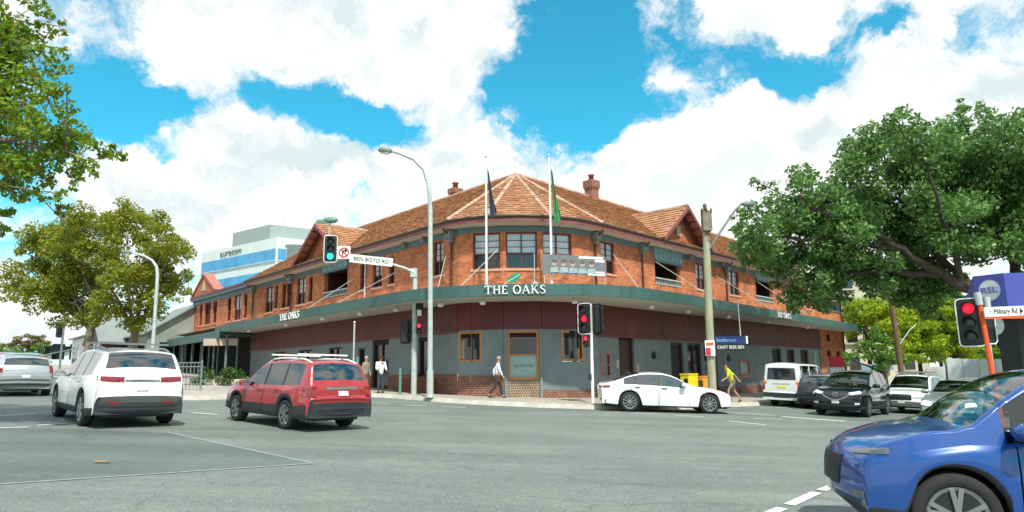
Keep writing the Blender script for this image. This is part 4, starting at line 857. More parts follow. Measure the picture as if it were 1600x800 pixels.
# kerbside signal
t = thing('traffic_signal', 'slim white kerbside traffic signal with two black heads before the pub corner', 'traffic light', base(3.12, 27.5))
g = MB(); g.tube([base(3.12, 27.5), (3.14, 27.5, 4.42)], [.065, .06], 10); g.build('pole', 'pole_white', t)
signal_head(t, (2.88, 27.42, 3.82), 212, {1: 'lamp_red'}, s=.97); signal_head(t, (3.42, 27.55, 3.80), 60, {}, s=.97, border=False)
signal_head(t, (2.92, 27.4, 2.92), 215, {0: 'walk_red'}, n=2, s=.6, border=False, name='pedestrian_head', board=False)
g = MB(); g.box((3.02, 27.42, 1.5), (.12, .1, .24)); g.build('push_button', 'signal_black', t)
# right-hand orange signal pole
t = thing('traffic_signal', 'leaning orange pole with a red traffic signal and an orange street name sign', 'traffic light', base(10.05, 14.4))
g = MB(); g.tube([base(10.02, 14.4), (9.86, 14.4, 2.98)], [.058, .052], 10); g.build('pole', 'orange_paint', t)
g = MB(); g.tube([(9.86, 14.4, 2.95), (9.84, 14.4, 3.22)], .07, 10); g.tube([(10.05, 14.45, 2.9), (10.05, 14.45, 3.12)], .07, 8); g.build('pole_cap', 'galv', t)
signal_head(t, (9.72, 14.55, 2.60), 225, {0: 'lamp_red'}, s=.80)
g = MB(); g.prism([(10.0, 14.55, 2.15), (10.26, 14.6, 2.15), (10.26, 14.6, 2.98), (10.0, 14.55, 2.98)], (0, 0, 0), (0, .03, 0)); bb = g.build('backing_board', 'signal_black', t)
g = MB(); g.tube([(10.02, 14.52, 2.14), (10.2, 14.56, 2.14), (10.26, 14.58, 2.2), (10.26, 14.58, 2.9)], .014, 6); g.build('border', 'signal_border', bb)
st = sign_plate('street_name_sign', (10.27, 14.28, 2.80), (1, 0, .03), .84, .20, 'sign_white', t); text('lettering', 'Military Rd', .15, (10.29, 14.26, 2.80), (1, 0, .03), (0, 0, 1), .005, 'sign_black', st, width=.48)
g = MB(); g.prism([(10.59, 14.26, 2.74), (10.65, 14.26, 2.80), (10.59, 14.26, 2.87)], (0, 0, 0), (0, -.006, 0)); g.build('arrow', 'sign_black', st)
g = MB(); g.lathe((9.98, 14.265, 2.79), [(.055, 0), (.055, .006)], 12, ax='Y'); g.build('badge', 'orange_paint', st); g = MB(); g.box((10.27, 14.29, 2.675), (.86, .04, .05)); g.build('sign_rail', 'orange_paint', st)
# timber power pole with street light arm and parking sign
t = thing('utility_pole', 'thick greenish timber power pole with a dark bracketed top and lamp arm', 'power pole', base(8.3, 29.1))
b_ = Vector(base(8.3, 29.1)); g = MB(); g.tube([b_, (8.36, 29.1, 4), (8.46, 29.1, 7.9)], [.175, .165, .145], 14); g.build('pole', 'wood_pole', t)
g = MB(); g.tube([(8.46, 29.1, 7.2), (8.47, 29.1, 8.6)], [.15, .17], 12); g.box((8.47, 29.0, 8.1), (.38, .36, .85)); g.lathe((8.47, 29.1, 8.6), [(.1, 0), (.07, .2), (.1, .22), (.04, .34)], 10); g.build('pole_top', 'bark_pale', t)
g = MB()
for k in range(3): g.lathe((8.25 + .2 * k, 28.85, 8.45 + .05 * (k % 2)), [(.05, 0), (.035, .1), (.055, .11), (.03, .2)], 8)
g.build('insulators', 'wood_brown', t)
g = MB(); g.tube([(8.5, 29.0, 6.85), (8.95, 29.0, 7.5), (9.75, 29.0, 8.6), (10.05, 29.0, 8.85)], [.05, .05, .045, .04], 8); g.build('lamp_arm', 'galv_dark', t)
g = MB(); g.lathe((10.0, 29.0, 8.86), [(.04, 0), (.12, .2), (.14, .45), (.04, .65)], 10, ax='X'); g.build('lamp_head', 'galv_dark', t)
t2 = thing('parking_sign', 'small red and white parking sign fixed to the timber pole', 'parking sign', (8.28, 28.87, 2.3))
p = sign_plate('plate', (8.25, 28.86, 2.64), (1, -.15, 0), .40, .64, 'sign_white', t2); sign_plate('red_field', (8.165, 28.845, 2.5), (1, -.15, 0), .19, .30, 'sign_red', t2); sign_plate('red_field', (8.25, 28.835, 2.82), (1, -.15, 0), .3, .1, 'orange_paint', t2)
# hanging double sign under the awning
t = thing('hanging_sign', 'blue and black double sign hanging under the right awning', 'hanging sign', (10.5, 33.0, 2.7))
d_ = Vector((1, .10, 0)).normalized()
p1 = sign_plate('blue_panel', (10.42, 33, 3.16), d_, 1.55, .34, 'sign_blue', t, d=.14); text('lettering', 'bottlemart', .24, (10.2, 32.90, 3.15), d_, (0, 0, 1), .01, 'text_blue', p1, width=.95)
sign_plate('end_cap', (11.22, 33.08, 3.16), d_, .09, .36, 'sign_white', t, d=.15)
p2 = sign_plate('black_panel', (10.40, 33, 2.81), d_, 1.45, .30, 'sign_black', t, d=.12); text('lettering', 'CRAFT BEER BEN', .22, (10.40, 32.925, 2.81), d_, (0, 0, 1), .01, 'sign_white', p2, width=1.32)
g = MB(); g.tube([(10.95, 33.05, 3.3), (10.93, 33.05, 4.9)], .025, 6); g.build('hanger', 'pole_white', t)
# flagpoles, flags, banner
for lab, x, fx, m, flab in (('white flagpole left of the leaf emblem with a dark flag', -1.1, .02, 'flag_dark', 'limp dark blue flag hanging from the left flagpole'), ('white flagpole right of the leaf emblem with a green flag', 1.68, .04, 'flag_green', 'limp green and white flag hanging from the right flagpole')):
    t = thing('flagpole', lab, 'flagpole', (x, 28.85, ZT), group='flagpoles on the awning'); g = MB(); g.tube([(x, 28.85, ZT - .05), (x, 28.85, 11.05)], [.055, .035], 10); g.build('pole', 'pole_white', t)
    g = MB(); g.lathe((x, 28.85, 11.05), [(.03, 0), (.06, .05), (.05, .12), (.01, .16)], 10); g.build('finial', 'galv', t); g = MB(); g.tube([(x + .06, 28.8, 6.3), (x + .05, 28.8, 10.9)], .008, 5); g.build('halyard', 'galv', t)
    n = 18; L = 2.3 if x < 0 else 2.6; fl = MB()
    def fp(u, v): # u across folds 0..1, v down 0..1
        w = (.07 + .26 * v) * u; return Vector((x + .06 + w * .95 + .1 * v, 28.83 + .06 * math.sin(u * 14 + v * 3), 10.75 - L * v - .5 * u * (1 - v) - .12 * math.sin(v * 6 + u * 5)))
    for i in range(10):
        for j in range(n): fl.face([fp(i / 10, j / n), fp((i + 1) / 10, j / n), fp((i + 1) / 10, (j + 1) / n), fp(i / 10, (j + 1) / n)], smooth=True)
    f = fl.build('flag', m, weld=True); tag(f, flab, 'flag', 'flags on the awning')
    if x > 0:
        w_ = MB()
        for j in range(2, 12): w_.face([fp(0.0, j / n) + Vector((0, -.03, 0)), fp(.45, j / n) + Vector((0, -.07, 0)), fp(.45, (j + 1) / n) + Vector((0, -.07, 0)), fp(0, (j + 1) / n) + Vector((0, -.03, 0))])
        w_.build('white_band', 'maroon_trim', f)
t = thing('banner', 'grey printed banner with a row of faces above the awning', 'banner', (2.65, 28.75, 5.8))
bd = Vector((2.66, .25, -.12)).normalized(); bc = Vector((2.65, 28.72, 6.2)); sign_plate('sheet', bc, bd, 2.75, .84, 'banner_grey', t, d=.02)
for k in range(5):
    c = bc + bd * (-.86 + .40 * k) + Vector((0, -.02, .08)); g = MB(); g.lathe(c, [(.14, 0), (.14, .004)], 14, ax='Y', M=Matrix.Rotation(R(-90), 4, 'X') @ Matrix.Diagonal((.82, 1.1, 1, 1))); g.build('printed_face', 'face', t)
    g = MB(); g.lathe(c + Vector((0, -.002, .06)), [(.14, -.001), (.14, .003)], 12, ax='Y', M=Matrix.Rotation(R(-90), 4, 'X') @ Matrix.Diagonal((.9, .62, 1, 1))); g.build('printed_hair', 'hair_brown', t)
    g = MB(); g.prism([c + Vector((a, -.003, z)) for a, z in ((-.2, -.42), (.2, -.42), (.15, -.2), (-.15, -.2))], (0, 0, 0), (0, -.003, 0)); g.build('printed_shirt', 'banner_shirt', t)
for a, z, w, h in ((.72, .35, 1.05, .11), (1.1, .22, .42, .1), (1.05, -.27, .5, .08), (.95, -.37, .75, .08)): sign_plate('printed_strip', bc + bd * a + Vector((0, -.02, z)), bd, w, h, 'sign_white', t, d=.008)
for a in (-1.3, 1.3): g = MB(); p = bc + bd * a; g.tube([(p.x, p.y + .04, ZT), (p.x, p.y + .04, p.z + .4)], .02, 6); g.build('post', 'galv', t)
# floodlight bracket on the awning beside the emblem
t = thing('awning_mast', 'thin mast with a small peaked box on the awning right of the leaf', 'mast', (.98, 28.7, ZT)); g = MB(); g.tube([(.95, 28.7, ZT), (.95, 28.7, 6.75)], .018, 6); g.build('pole', 'galv', t); g = MB(); g.prism([(.72, 28.6, ZT - .03), (1.22, 28.6, ZT - .03), (.97, 28.6, ZT + .16)], (0, 0, 0), (0, .2, 0)); g.build('box', 'galv', t)
# shared small kerbside things
for i, (x, y, h, m, lab) in enumerate(((-7.15, 30.9, 3.1, 'galv', 'thin tall grey post behind the red wagon'), (-4.95, 30.3, 1.05, 'pole_green', 'short dark green bollard beside the mast arm pole'), (-6.9, 30.6, 1.5, 'pole_green', 'dark green bollard beside the two waiting people'))):
    t = thing('bollard' if h < 2 else 'sign_post', lab, 'bollard' if h < 2 else 'post', base(x, y)); p = Vector(base(x, y)); g = MB(); g.tube([p, p + Vector((0, 0, h))], .06 if h < 2 else .04, 10); g.lathe(p + Vector((0, 0, h)), [(.06, 0), (.07, .03), (.03, .08)], 10); g.build('post', m, t); g = MB(); g.tube([p, p + Vector((0, 0, .05))], .12, 10); g.build('base_plate', m, t)
t = thing('pedestrian_fence', 'short dark green pedestrian fence panel at the left kerb', 'fence', base(-13.9, 29.6)); fd = Vector((1.25, -.30, 0)); f0 = Vector(base(-14.5, 29.7))
for k in range(8): g = MB(); p = f0 + fd * k / 7; w = .045 if k in (0, 7) else .016; g.tube([p, p + Vector((0, 0, 1.22 if k in (0, 7) else 1.1))], w, 8); g.build('post' if k in (0, 7) else 'baluster', 'galv_dark', t)
for z in (.22, .95, 1.12): g = MB(); g.tube([f0 + Vector((0, 0, z)), f0 + fd + Vector((0, 0, z))], .024, 8); g.build('rail', 'galv_dark', t)
for x, lab, w, h, m, rx in ((8.35, 'wide yellow newspaper box behind the white sedan', .75, 1.15, 'yellow_box', 33.0), (9.05, 'smaller orange newspaper box right of the yellow one', .5, 1.05, 'orange_box', 33.3)):
    t = thing('newspaper_box', lab, 'newspaper box', base(x, rx)); p = Vector(base(x, rx)); g = MB(); g.box(p + Vector((0, 0, h / 2 + .1)), (w, .45, h - .2), R(40)); g.build('cabinet', m, t)
    g = MB(); g.box(p + Vector((0, 0, .06)), (w * .8, .3, .12), R(40)); g.build('plinth', 'dark', t); g = MB(); g.box(p + Vector((0, 0, h + .03)), (w * 1.06, .5, .06), R(40)); g.build('lid', m, t); g = MB(); g.box(p + Vector((-.08, -.2, h * .72)), (w * .6, .18, .3), R(40)); g.build('window', 'glass_dark', t)
t = thing('pavement_sign', 'red and white A-frame sign behind the white van', 'A-frame sign', base(19.8, 42.5)); p = Vector(base(19.8, 42.5)); g = MB(); g.prism([p + Vector(q) for q in ((-.45, -.35, 0), (.45, -.35, 0), (.45, 0, 2.4), (-.45, 0, 2.4))], (0, 0, 0), (0, -.03, 0)); g.build('front_panel', 'sign_white', t); g = MB(); g.prism([p + Vector(q) for q in ((-.45, .35, 0), (.45, .35, 0), (.45, .03, 2.4), (-.45, .03, 2.4))], (0, 0, 0), (0, .03, 0)); g.build('back_panel', 'sign_white', t); g = MB(); g.prism([p + Vector(q) for q in ((-.46, -.12, 1.75), (.46, -.12, 1.75), (.46, -.04, 2.4), (-.46, -.04, 2.4))], (0, 0, 0), (0, -.045, 0)); g.build('red_header', 'sign_red', t)
g = MB(); o_ = Vector((-6.07, 10.42, gz(-6.07, 10.42) + .006)); P = [(-.13, 0), (-.05, .05), (0, .03), (.06, .06), (.14, .0), (.05, -.05), (-.02, -.03), (-.07, -.06)]
g.face([o_ + Vector((a, b_, .02 + .03 * abs(a) * 4)) for a, b_ in P]); g.face([o_ + Vector((a, b_, .015 + .03 * abs(a) * 4)) for a, b_ in P[::-1]]); tag(g.build('fallen_leaf', 'autumn_dry'), 'dry yellow leaf lying on the dark asphalt patch', 'leaf')
# hedges by the fence
def leaf_cloud(mb, blobs, per, size, flat=.7, seed=1, up=.5):
    rs = np.random.RandomState(seed)
    for (x, y, z, r_) in blobs:
        n = int(per * r_ * r_) + 8; d = rs.normal(size=(n, 3)); d /= np.linalg.norm(d, axis=1)[:, None]; rad = r_ * rs.uniform(.25, 1.0, n) ** .55; P = np.array([x, y, z]) + d * rad[:, None] * np.array([1, 1, flat])
        N_ = rs.normal(size=(n, 3)) * .8 + d * .6 + np.array([0, 0, up]); N_ /= np.linalg.norm(N_, axis=1)[:, None]; T = np.cross(N_, rs.normal(size=(n, 3))); T /= np.linalg.norm(T, axis=1)[:, None]; B = np.cross(N_, T); s = size * rs.uniform(.45, 1.45, n)[:, None]
        mb.append((P - T * s, P + B * s * .55 + N_ * s * .12, P + T * s, P - B * s * .55 + N_ * s * .12))
def leaf_obj(name, lst, m, parent=None):
    Q = np.concatenate([np.stack(q, 1) for q in lst]).reshape(-1, 3); inv = ident(parent).inverted() if parent else Matrix(); Q = Q + np.array(inv.translation); n = len(Q)
    me = bpy.data.meshes.new(name); me.vertices.add(n); me.vertices.foreach_set('co', Q.astype(np.float32).ravel()); me.loops.add(n); me.loops.foreach_set('vertex_index', np.arange(n, dtype=np.int32))
    me.polygons.add(n // 4); me.polygons.foreach_set('loop_start', np.arange(0, n, 4, dtype=np.int32)); me.polygons.foreach_set('loop_total', np.full(n // 4, 4, dtype=np.int32)); me.update(calc_edges=True); me.materials.append(MATS[m])
    o = bpy.data.objects.new(name, me); col.objects.link(o)
    if parent: o.parent = parent; WM[o] = ident(parent).copy()
    return o
for i, (x, y, lab) in enumerate(((-14.9, 35.2, 'low green hedge in front of the dark arcade, left of the red wagon'), (-7.6, 31.6, 'small green shrub behind the red wagon tail'))):
    t = thing('hedge', lab, 'hedge', base(x, y)); L = []; z = gz(x, y) + .5
    leaf_cloud(L, [(x + rnd.uniform(-1.1, 1.1) * (1 if i == 0 else .3), y + rnd.uniform(-.3, .3), z + rnd.uniform(-.2, .35), rnd.uniform(.3, .5)) for _ in range(16 if i == 0 else 6)], 700, .07, seed=20 + i); leaf_obj('foliage', L, 'hedge_leaf', t)
    g = MB(); g.box((x, y, gz(x, y) + .3), (2.4 if i == 0 else .7, .5, .3)); g.build('planter', 'kerb', t)

# ------------------------------------------------------------------ vehicles
def smooth_pts(P, n=260):
    P = [Vector(p) for p in P]; P = [P[0] * 2 - P[1]] + P + [P[-1] * 2 - P[-2]]; out = []; seg = len(P) - 3
    for i in range(seg):
        a, b_, c, d = P[i:i + 4]; m = max(2, int(n * (c - b_).length / 6))
        t1 = (c - a) * .5; t2 = (d - b_) * .5; L = (c - b_).length
        if t1.length > L: t1 = t1 * (L / t1.length)
        if t2.length > L: t2 = t2 * (L / t2.length)
        for k in range(m): t = k / m; out.append(b_ * (2 * t ** 3 - 3 * t * t + 1) + t1 * (t ** 3 - 2 * t * t + t) + c * (-2 * t ** 3 + 3 * t * t) + t2 * (t ** 3 - t * t))
    out.append(P[-2]); return out
def lerpf(tab, x):
    if x <= tab[0][0]: return tab[0][1]
    for (a, b_), (c, d) in zip(tab, tab[1:]):
        if x <= c: return b_ + (d - b_) * (x - a) / max(1e-6, c - a)
    return tab[-1][1]
def vehicle(name, label, cat, x, y, az, S, group=None):
    L, W, H, rw = S['L'], S['W'], S['H'], S['rw']; ax = S['axles']; t = thing(name, label, cat, (x, y, gz(x, y) + .002), az, group, tilt=True)
    prof = smooth_pts([(p[0], p[1]) for p in S['prof']]); st = []
    last = None
    for p in prof:
        if last is None or (p - last).length > .055: st.append((p.x, p.y)); last = p
    st.append((prof[-1].x, prof[-1].y))
    cr, doors = S.get('crown', .06), S.get('doors', [])
    for sx in sorted({v for d in doors for v in d} | {d for p in S['pillars'] for d in p}):
        for i in range(len(st) - 1):
            if st[i][0] < sx <= st[i + 1][0]: f = (sx - st[i][0]) / (st[i + 1][0] - st[i][0]); z = st[i][1] + f * (st[i + 1][1] - st[i][1]); st[i + 1:i + 1] = [(sx - .007, z), (sx + .007, z)]; break
    st = sorted(st[:len(st) // 2], key=lambda q: q[0]) + sorted(st[len(st) // 2:], key=lambda q: q[0])
    ra = rw + S.get('gap', .05); sill = S.get('sill', .24); bf, br = S.get('bow', (.22, .14)); tum = S.get('tumble', .36)
    side_t = [0, .07, .20, .42, .66, .88, 1]; side_o = [-.055, -.012, -.002, .0, -.010, -.028, -.05]
    rings = []
    for (px_, zt) in st:
        ef, er_ = max(0, 1 - px_ / .8), max(0, 1 - (L - px_) / .7)
        w = W / 2 * (1 - S.get('nf', .10) * ef ** 2 - S.get('nr', .08) * er_ ** 2)
        z0 = sill + .05 * max(ef, er_)
        for a in ax:
            d = abs(px_ - a)
            if d < ra: z0 = max(z0, rw + math.sqrt(ra * ra - d * d))
        belt = min(lerpf(S['belt'], px_), zt - cr * .6); rail = zt - cr * (1 if zt - belt > .2 else .5); rail = max(rail, belt + .004); z0 = min(z0, belt - .02)
        half = []
        for tt, o in zip(side_t, side_o): half.append([px_, w + o, z0 + (belt - z0) * tt])
        wr = w - .05 - tum * max(0, rail - belt)
        for tt in (.07, .93, 1): half.append([px_, (w - .05) + (wr - w + .05) * tt, belt + (rail - belt) * tt])
        for tt in (.1, .38, .7, 1): half.append([px_, wr * (1 - tt), rail + (zt - rail) * (1 - (1 - tt) ** 2.2)])
        for q in half:
            k = (q[1] / (W / 2)) ** 2; q[0] += bf * k * (ef ** 1.5) - br * k * (er_ ** 1.5)
        rings.append(half)
    T = lambda q, sg: (L / 2 - q[0], sg * q[1], q[2])      # local: +x forward, +y left
    parts = {}
    def add(k, P): parts.setdefault(k, MB()).face(P, None, True)
    bv, bfc = [], []
    cw, rf, rb, rg = S['cowl'], S['roof'][0], S['roof'][1], S['tail']
    for i in range(len(rings) - 1):
        xm = (st[i][0] + st[i + 1][0]) / 2; dx = st[i + 1][0] - st[i][0]
        for j in range(13):
            for sg in (1, -1):
                P = [T(rings[i][j], sg), T(rings[i + 1][j], sg), T(rings[i + 1][j + 1], sg), T(rings[i][j + 1], sg)]
                if sg < 0: P = P[::-1]
                k = 'body'
                gap = any(abs(xm - v) < .006 for d in doors for v in d) and 1 <= j <= 5
                if gap: continue
                for d in doors:
                    if d[0] < xm < d[1] and 1 <= j <= 6: k = 'door_%d_%d' % (doors.index(d), sg)
                if j <= S.get('clad', 0): k = 'cladding'
                if j == 7 and any(p[0] < xm < p[1] for p in S['pillars']): k = 'side_window_%d_%d' % ([p[0] < xm < p[1] for p in S['pillars']].index(True), sg)
                if j in (6, 7, 8) and S['pillars'][0][0] < xm < S['pillars'][-1][1] and k == 'body' and S.get('black_pillars', True) and j == 7: k = 'pillar_trim'
                if j >= 10 and cw < xm < rf: k = 'windscreen'
                if j >= 10 and rb < xm < rg[0]: k = 'rear_window'
                if j >= 10 and xm < .09 and S.get('grey_front') and st[i][1] < .5: k = 'cladding'
                if j >= 9 and xm > L - .3 and st[i][1] < S.get('rear_clad', 0): k = 'cladding'
                add(k, P); b0 = len(bv); bv += P; bfc.append((b0, b0 + 1, b0 + 2, b0 + 3))
    for i, sgn in ((0, 1), (-1, -1)):
        P = [T(q, 1) for q in rings[i]] + [T(q, -1) for q in rings[i][-2::-1]]; add('cladding' if S.get('clad') else 'body', P)
    bvh = BVHTree.FromPolygons(bv, bfc)
    names = {}
    for k, mb in parts.items():
        base_n = 'door' if k.startswith('door') else ('side_window' if k.startswith('side_window') else k)
        m = {'body': S['paint'], 'door': S['paint'], 'side_window': S.get('glass', 'car_glass'), 'windscreen': S.get('wglass', S.get('glass', 'car_glass')), 'rear_window': S.get('rglass', S.get('glass', 'car_glass')), 'cladding': 'cladding', 'pillar_trim': 'signal_black'}[base_n]
        if k.startswith('door') and S.get('door_mat'): m = S['door_mat']
        o = local(mb, t).build(base_n, m, t, smooth=True, weld=True); names[k] = o
    # things laid on the body: rays towards the car's axis (angle, height) or from the side (x, height)
    def hit(org, d):
        r_ = bvh.ray_cast(Vector(org), Vector(d)); return (r_[0], r_[1]) if r_[0] is not None else (None, None)
    def patch(nm, m, cs, end='front', off=.012, nu=6, nv=4, parent=None):
        cx = L / 2 - .95 if end == 'front' else -L / 2 + .95; G = []
        for v in range(nv + 1):
            row = []
            for u in range(nu + 1):
                f, h = u / nu, v / nv
                A = [(cs[0][k] * (1 - f) + cs[1][k] * f) * (1 - h) + (cs[3][k] * (1 - f) + cs[2][k] * f) * h for k in (0, 1)]
                a = R(A[0]) if end == 'front' else R(180 - A[0]); d = Vector((math.cos(a), math.sin(a), 0)); p, n = hit(Vector((cx, 0, A[1])) + d * 4, -d)
                if p is None: row.append(None)
                else: row.append(p + d * off)
            G.append(row)
        mb = MB(); dd = Vector((-.03 if end == 'front' else .03, 0, 0))
        for v in range(nv):
            for u in range(nu):
                q = [G[v][u], G[v][u + 1], G[v + 1][u + 1], G[v + 1][u]]
                if all(p is not None for p in q):
                    mb.face(q, None, True)
                    for k in range(4):
                        (e1, e2) = ((v, u), (v, u + 1)) if k == 0 else ((v, u + 1), (v + 1, u + 1)) if k == 1 else ((v + 1, u + 1), (v + 1, u)) if k == 2 else ((v + 1, u), (v, u))
                        if (k == 0 and v == 0) or (k == 2 and v == nv - 1) or (k == 1 and u == nu - 1) or (k == 3 and u == 0): a, b_ = G[e1[0]][e1[1]], G[e2[0]][e2[1]]; mb.face([a, a + dd, b_ + dd, b_])
        if mb.f: return local(mb, t).build(nm, m, parent or t)
    for (nm, m, end, cs, mir) in S.get('marks', []):
        o1 = patch(nm, m, cs, end)
        if mir: patch(nm, m, [(-a, z) for a, z in cs], end)
    for (xs, z) in S.get('handles', []):
        for sg in (1, -1):
            p, n = hit((L / 2 - xs, sg * 3, z), (0, -sg, 0))
            if p is not None: mb = MB(); mb.box(p + Vector((0, sg * .02, 0)), (.2, .04, .035)); local(mb, t).build('door_handle', S['paint'] if not S.get('chrome_h') else 'chrome', t)
    if 'mirror' in S:
        mx, mz = S['mirror']
        for sg in (1, -1):
            mb = MB(); yy = W / 2 - .04; c = Vector((L / 2 - mx, sg * (yy + .12), mz)); mb.lathe(c, [(.03, -.13), (.075, -.11), (.095, 0), (.08, .10), (.03, .13)], 12, ax='Y', M=Matrix.Rotation(R(90), 4, 'X') @ Matrix.Diagonal((1.0, .85, 1, 1))); mb.bar(c + Vector((.0, -sg * .16, -.06)), c + Vector((0, -sg * .04, -.04)), .05, .04); local(mb, t).build('wing_mirror', S['paint'], t)
            mb = MB(); mb.box(c + Vector((-.085, 0, 0)), (.006, .2, .12)); local(mb, t).build('mirror_glass', 'chrome', t)
    # underbody, cabin floor, seats, dashboard
    mb = MB(); mb.box((0, 0, (sill + .62) / 2 - .02), (L - .5, W - .62, .62 - sill)); mb.box((-(ax[0] + ax[1]) / 2 + L / 2, 0, .5), (ax[1] - ax[0] - 2 * ra - .05, W - .16, .4)); local(mb, t).build('underbody', 'dark', t)
    if S.get('seats', True):
        zf = .62; sx = L / 2 - cw - .95
        for xx, n_ in ((sx, 2), (sx - .9, 3)):
            for k in range(n_):
                yy = (k - (n_ - 1) / 2) * (.72 if n_ == 2 else .48); mb = MB(); w_ = .5 if n_ == 2 else .46; mb.box((xx, yy, zf + .1), (.5, w_, .2)); mb.box((xx - .26, yy, zf + .4), (.14, w_, .55), M=Matrix.Rotation(R(-12), 4, 'Y')); mb.box((xx - .33, yy, zf + .73), (.09, .24, .16)); local(mb, t).build('seat', 'seat', t)
        mb = MB(); mb.box((L / 2 - cw - .35, 0, .82), (.4, W - .35, .22)); local(mb, t).build('dashboard', 'seat', t)
        mb = MB(); mb.lathe((L / 2 - cw - .6, -.36, .95), [(.17, 0), (.19, .02), (.17, .04), (.15, .02), (.17, 0)], 14, M=Matrix.Rotation(R(-65), 4, 'Y')); local(mb, t).build('steering_wheel', 'dark', t)
    # wheels
    for a in ax:
        for sg in (1, -1):
            c = Vector((L / 2 - a, sg * (W / 2 - .135), rw)); mb = MB(); prof_ = [(rw * .66, -.11), (rw * .94, -.115), (rw, -.08), (rw, .08), (rw * .94, .115), (rw * .66, .11), (rw * .62, .06), (rw * .62, -.06)]
            base_ = len(mb.v)
            mb.lathe(c, prof_, 28, ax='Y'); ty = local(mb, t).build('wheel', 'tyre', t)
            mb = MB(); yo = sg * .085; mb.lathe(c + Vector((0, yo, 0)), [(rw * .68, -.02), (rw * .68, .02)] if sg > 0 else [(rw * .68, -.02), (rw * .68, .02)], 24, ax='Y'); local(mb, t).build('wheel_well_disc', 'dark', ty)
            ns = S.get('spokes', 5); mb = MB()
            for k in range(ns):
                an = 2 * math.pi * k / ns + .3; d = Vector((math.cos(an), 0, math.sin(an))); e = Vector((-d.z, 0, d.x))
                for s2 in ((-.16, .16) if ns <= 6 else (0,)): mb.bar(c + Vector((0, sg * .112, 0)) + d * rw * .10, c + Vector((0, sg * .108, 0)) + (d + e * s2).normalized() * rw * .66, rw * (.11 if ns <= 6 else .09), .03, up=(0, 1, 0))
            mb.lathe(c + Vector((0, sg * .10, 0)), [(rw * .16, -.02), (rw * .14, .02), (.02, .03)] if sg > 0 else [(.02, -.03), (rw * .14, -.02), (rw * .16, .02)], 12, ax='Y')
            nn = 24
            for k in range(nn):
                a1, a2 = 2 * math.pi * k / nn, 2 * math.pi * (k + 1) / nn; q = lambda an, r_, o: c + Vector((math.cos(an) * r_, sg * o, math.sin(an) * r_))
                mb.face([q(a1, rw * .69, .118), q(a2, rw * .69, .118), q(a2, rw * .60, .108), q(a1, rw * .60, .108)])
            local(mb, t).build('rim', S.get('rim', 'alloy'), ty)
    if 'rails' in S:
        x0_, x1_, yy, m = S['rails']
        for sg in (1, -1):
            mb = MB(); za = []
            for k in range(7): xx = x0_ + (x1_ - x0_) * k / 6; p, n = hit((L / 2 - xx, sg * yy, 4), (0, 0, -1)); za.append((p + Vector((0, 0, .055 if 0 < k < 6 else .0))) if p else Vector((L / 2 - xx, sg * yy, H)))
            mb.tube(za, .022, 8); local(mb, t).build('roof_rail', m, t)
        for xx in S.get('bars', []):
            p, n = hit((L / 2 - xx, 0, 4), (0, 0, -1)); mb = MB(); mb.box(p + Vector((0, 0, .11)), (.09, W * .74, .04)); local(mb, t).build('roof_bar', 'alloy' if m != 'sign_white' else m, t)
    for f in S.get('extra', []): f(t, L, W, H, hit)
    return t

def plate(end, z, w=.37, h=.10, m='plate', ang=7.5):
    return ('number_plate', m, end, [(-ang, z - h / 2), (ang, z - h / 2), (ang, z + h / 2), (-ang, z + h / 2)], False)
SUV = dict(L=4.9, W=1.92, H=1.74, rw=.37, axles=(.93, 3.78), prof=[(0, .42), (.0, .62), (.03, .82), (.22, .97), (.85, 1.07), (1.3, 1.13), (1.75, 1.42), (2.15, 1.64), (2.7, 1.735), (3.5, 1.74), (4.2, 1.70), (4.5, 1.63), (4.72, 1.30), (4.82, 1.10), (4.88, .95), (4.9, .70), (4.88, .46), (4.84, .34)],
    belt=[(0, .8), (1.0, .98), (3.0, 1.03), (4.4, 1.10), (4.9, 1.05)], cowl=1.36, roof=(2.22, 4.48), tail=(4.72,), pillars=[(1.5, 2.42), (2.5, 3.4), (3.48, 4.3)], doors=[(1.52, 2.48), (2.52, 3.5)], clad=1, handles=[(2.3, .93), (3.32, .95)], mirror=(1.66, 1.10), rails=(2.5, 4.3, .62, 'alloy'), sill=.25)
def mk(**k): d = dict(SUV); d.update(k); return d
# white SUV driving away on the left
vehicle('suv', 'white SUV with silver roof rails driving away, left of the red wagon', 'SUV', -9.85, 17.1, -43, mk(paint='car_white', L=4.95, rear_clad=.50, glass='car_glass', doors=[(1.52, 2.48), (2.52, 3.5)],
    marks=[('tail_light', 'tail_red', 'rear', [(24, .98), (50, 1.02), (52, 1.12), (24, 1.10)], True), ('chrome_strip', 'chrome', 'rear', [(-23, 1.01), (23, 1.01), (23, 1.05), (-23, 1.05)], False), plate('rear', .86), ('bumper', 'cladding', 'rear', [(-46, .36), (46, .36), (46, .52), (-46, .52)], False), ('reflector', 'tail_red', 'rear', [(26, .52), (38, .52), (38, .56), (26, .56)], True),
    ('headlight', 'head_glass', 'front', [(24, .74), (50, .80), (52, .92), (24, .84)], True), ('grille', 'signal_black', 'front', [(-20, .52), (20, .52), (24, .84), (-24, .84)], False)], rails=(2.3, 4.35, .64, 'alloy'), bars=[2.7, 3.9], spokes=5))
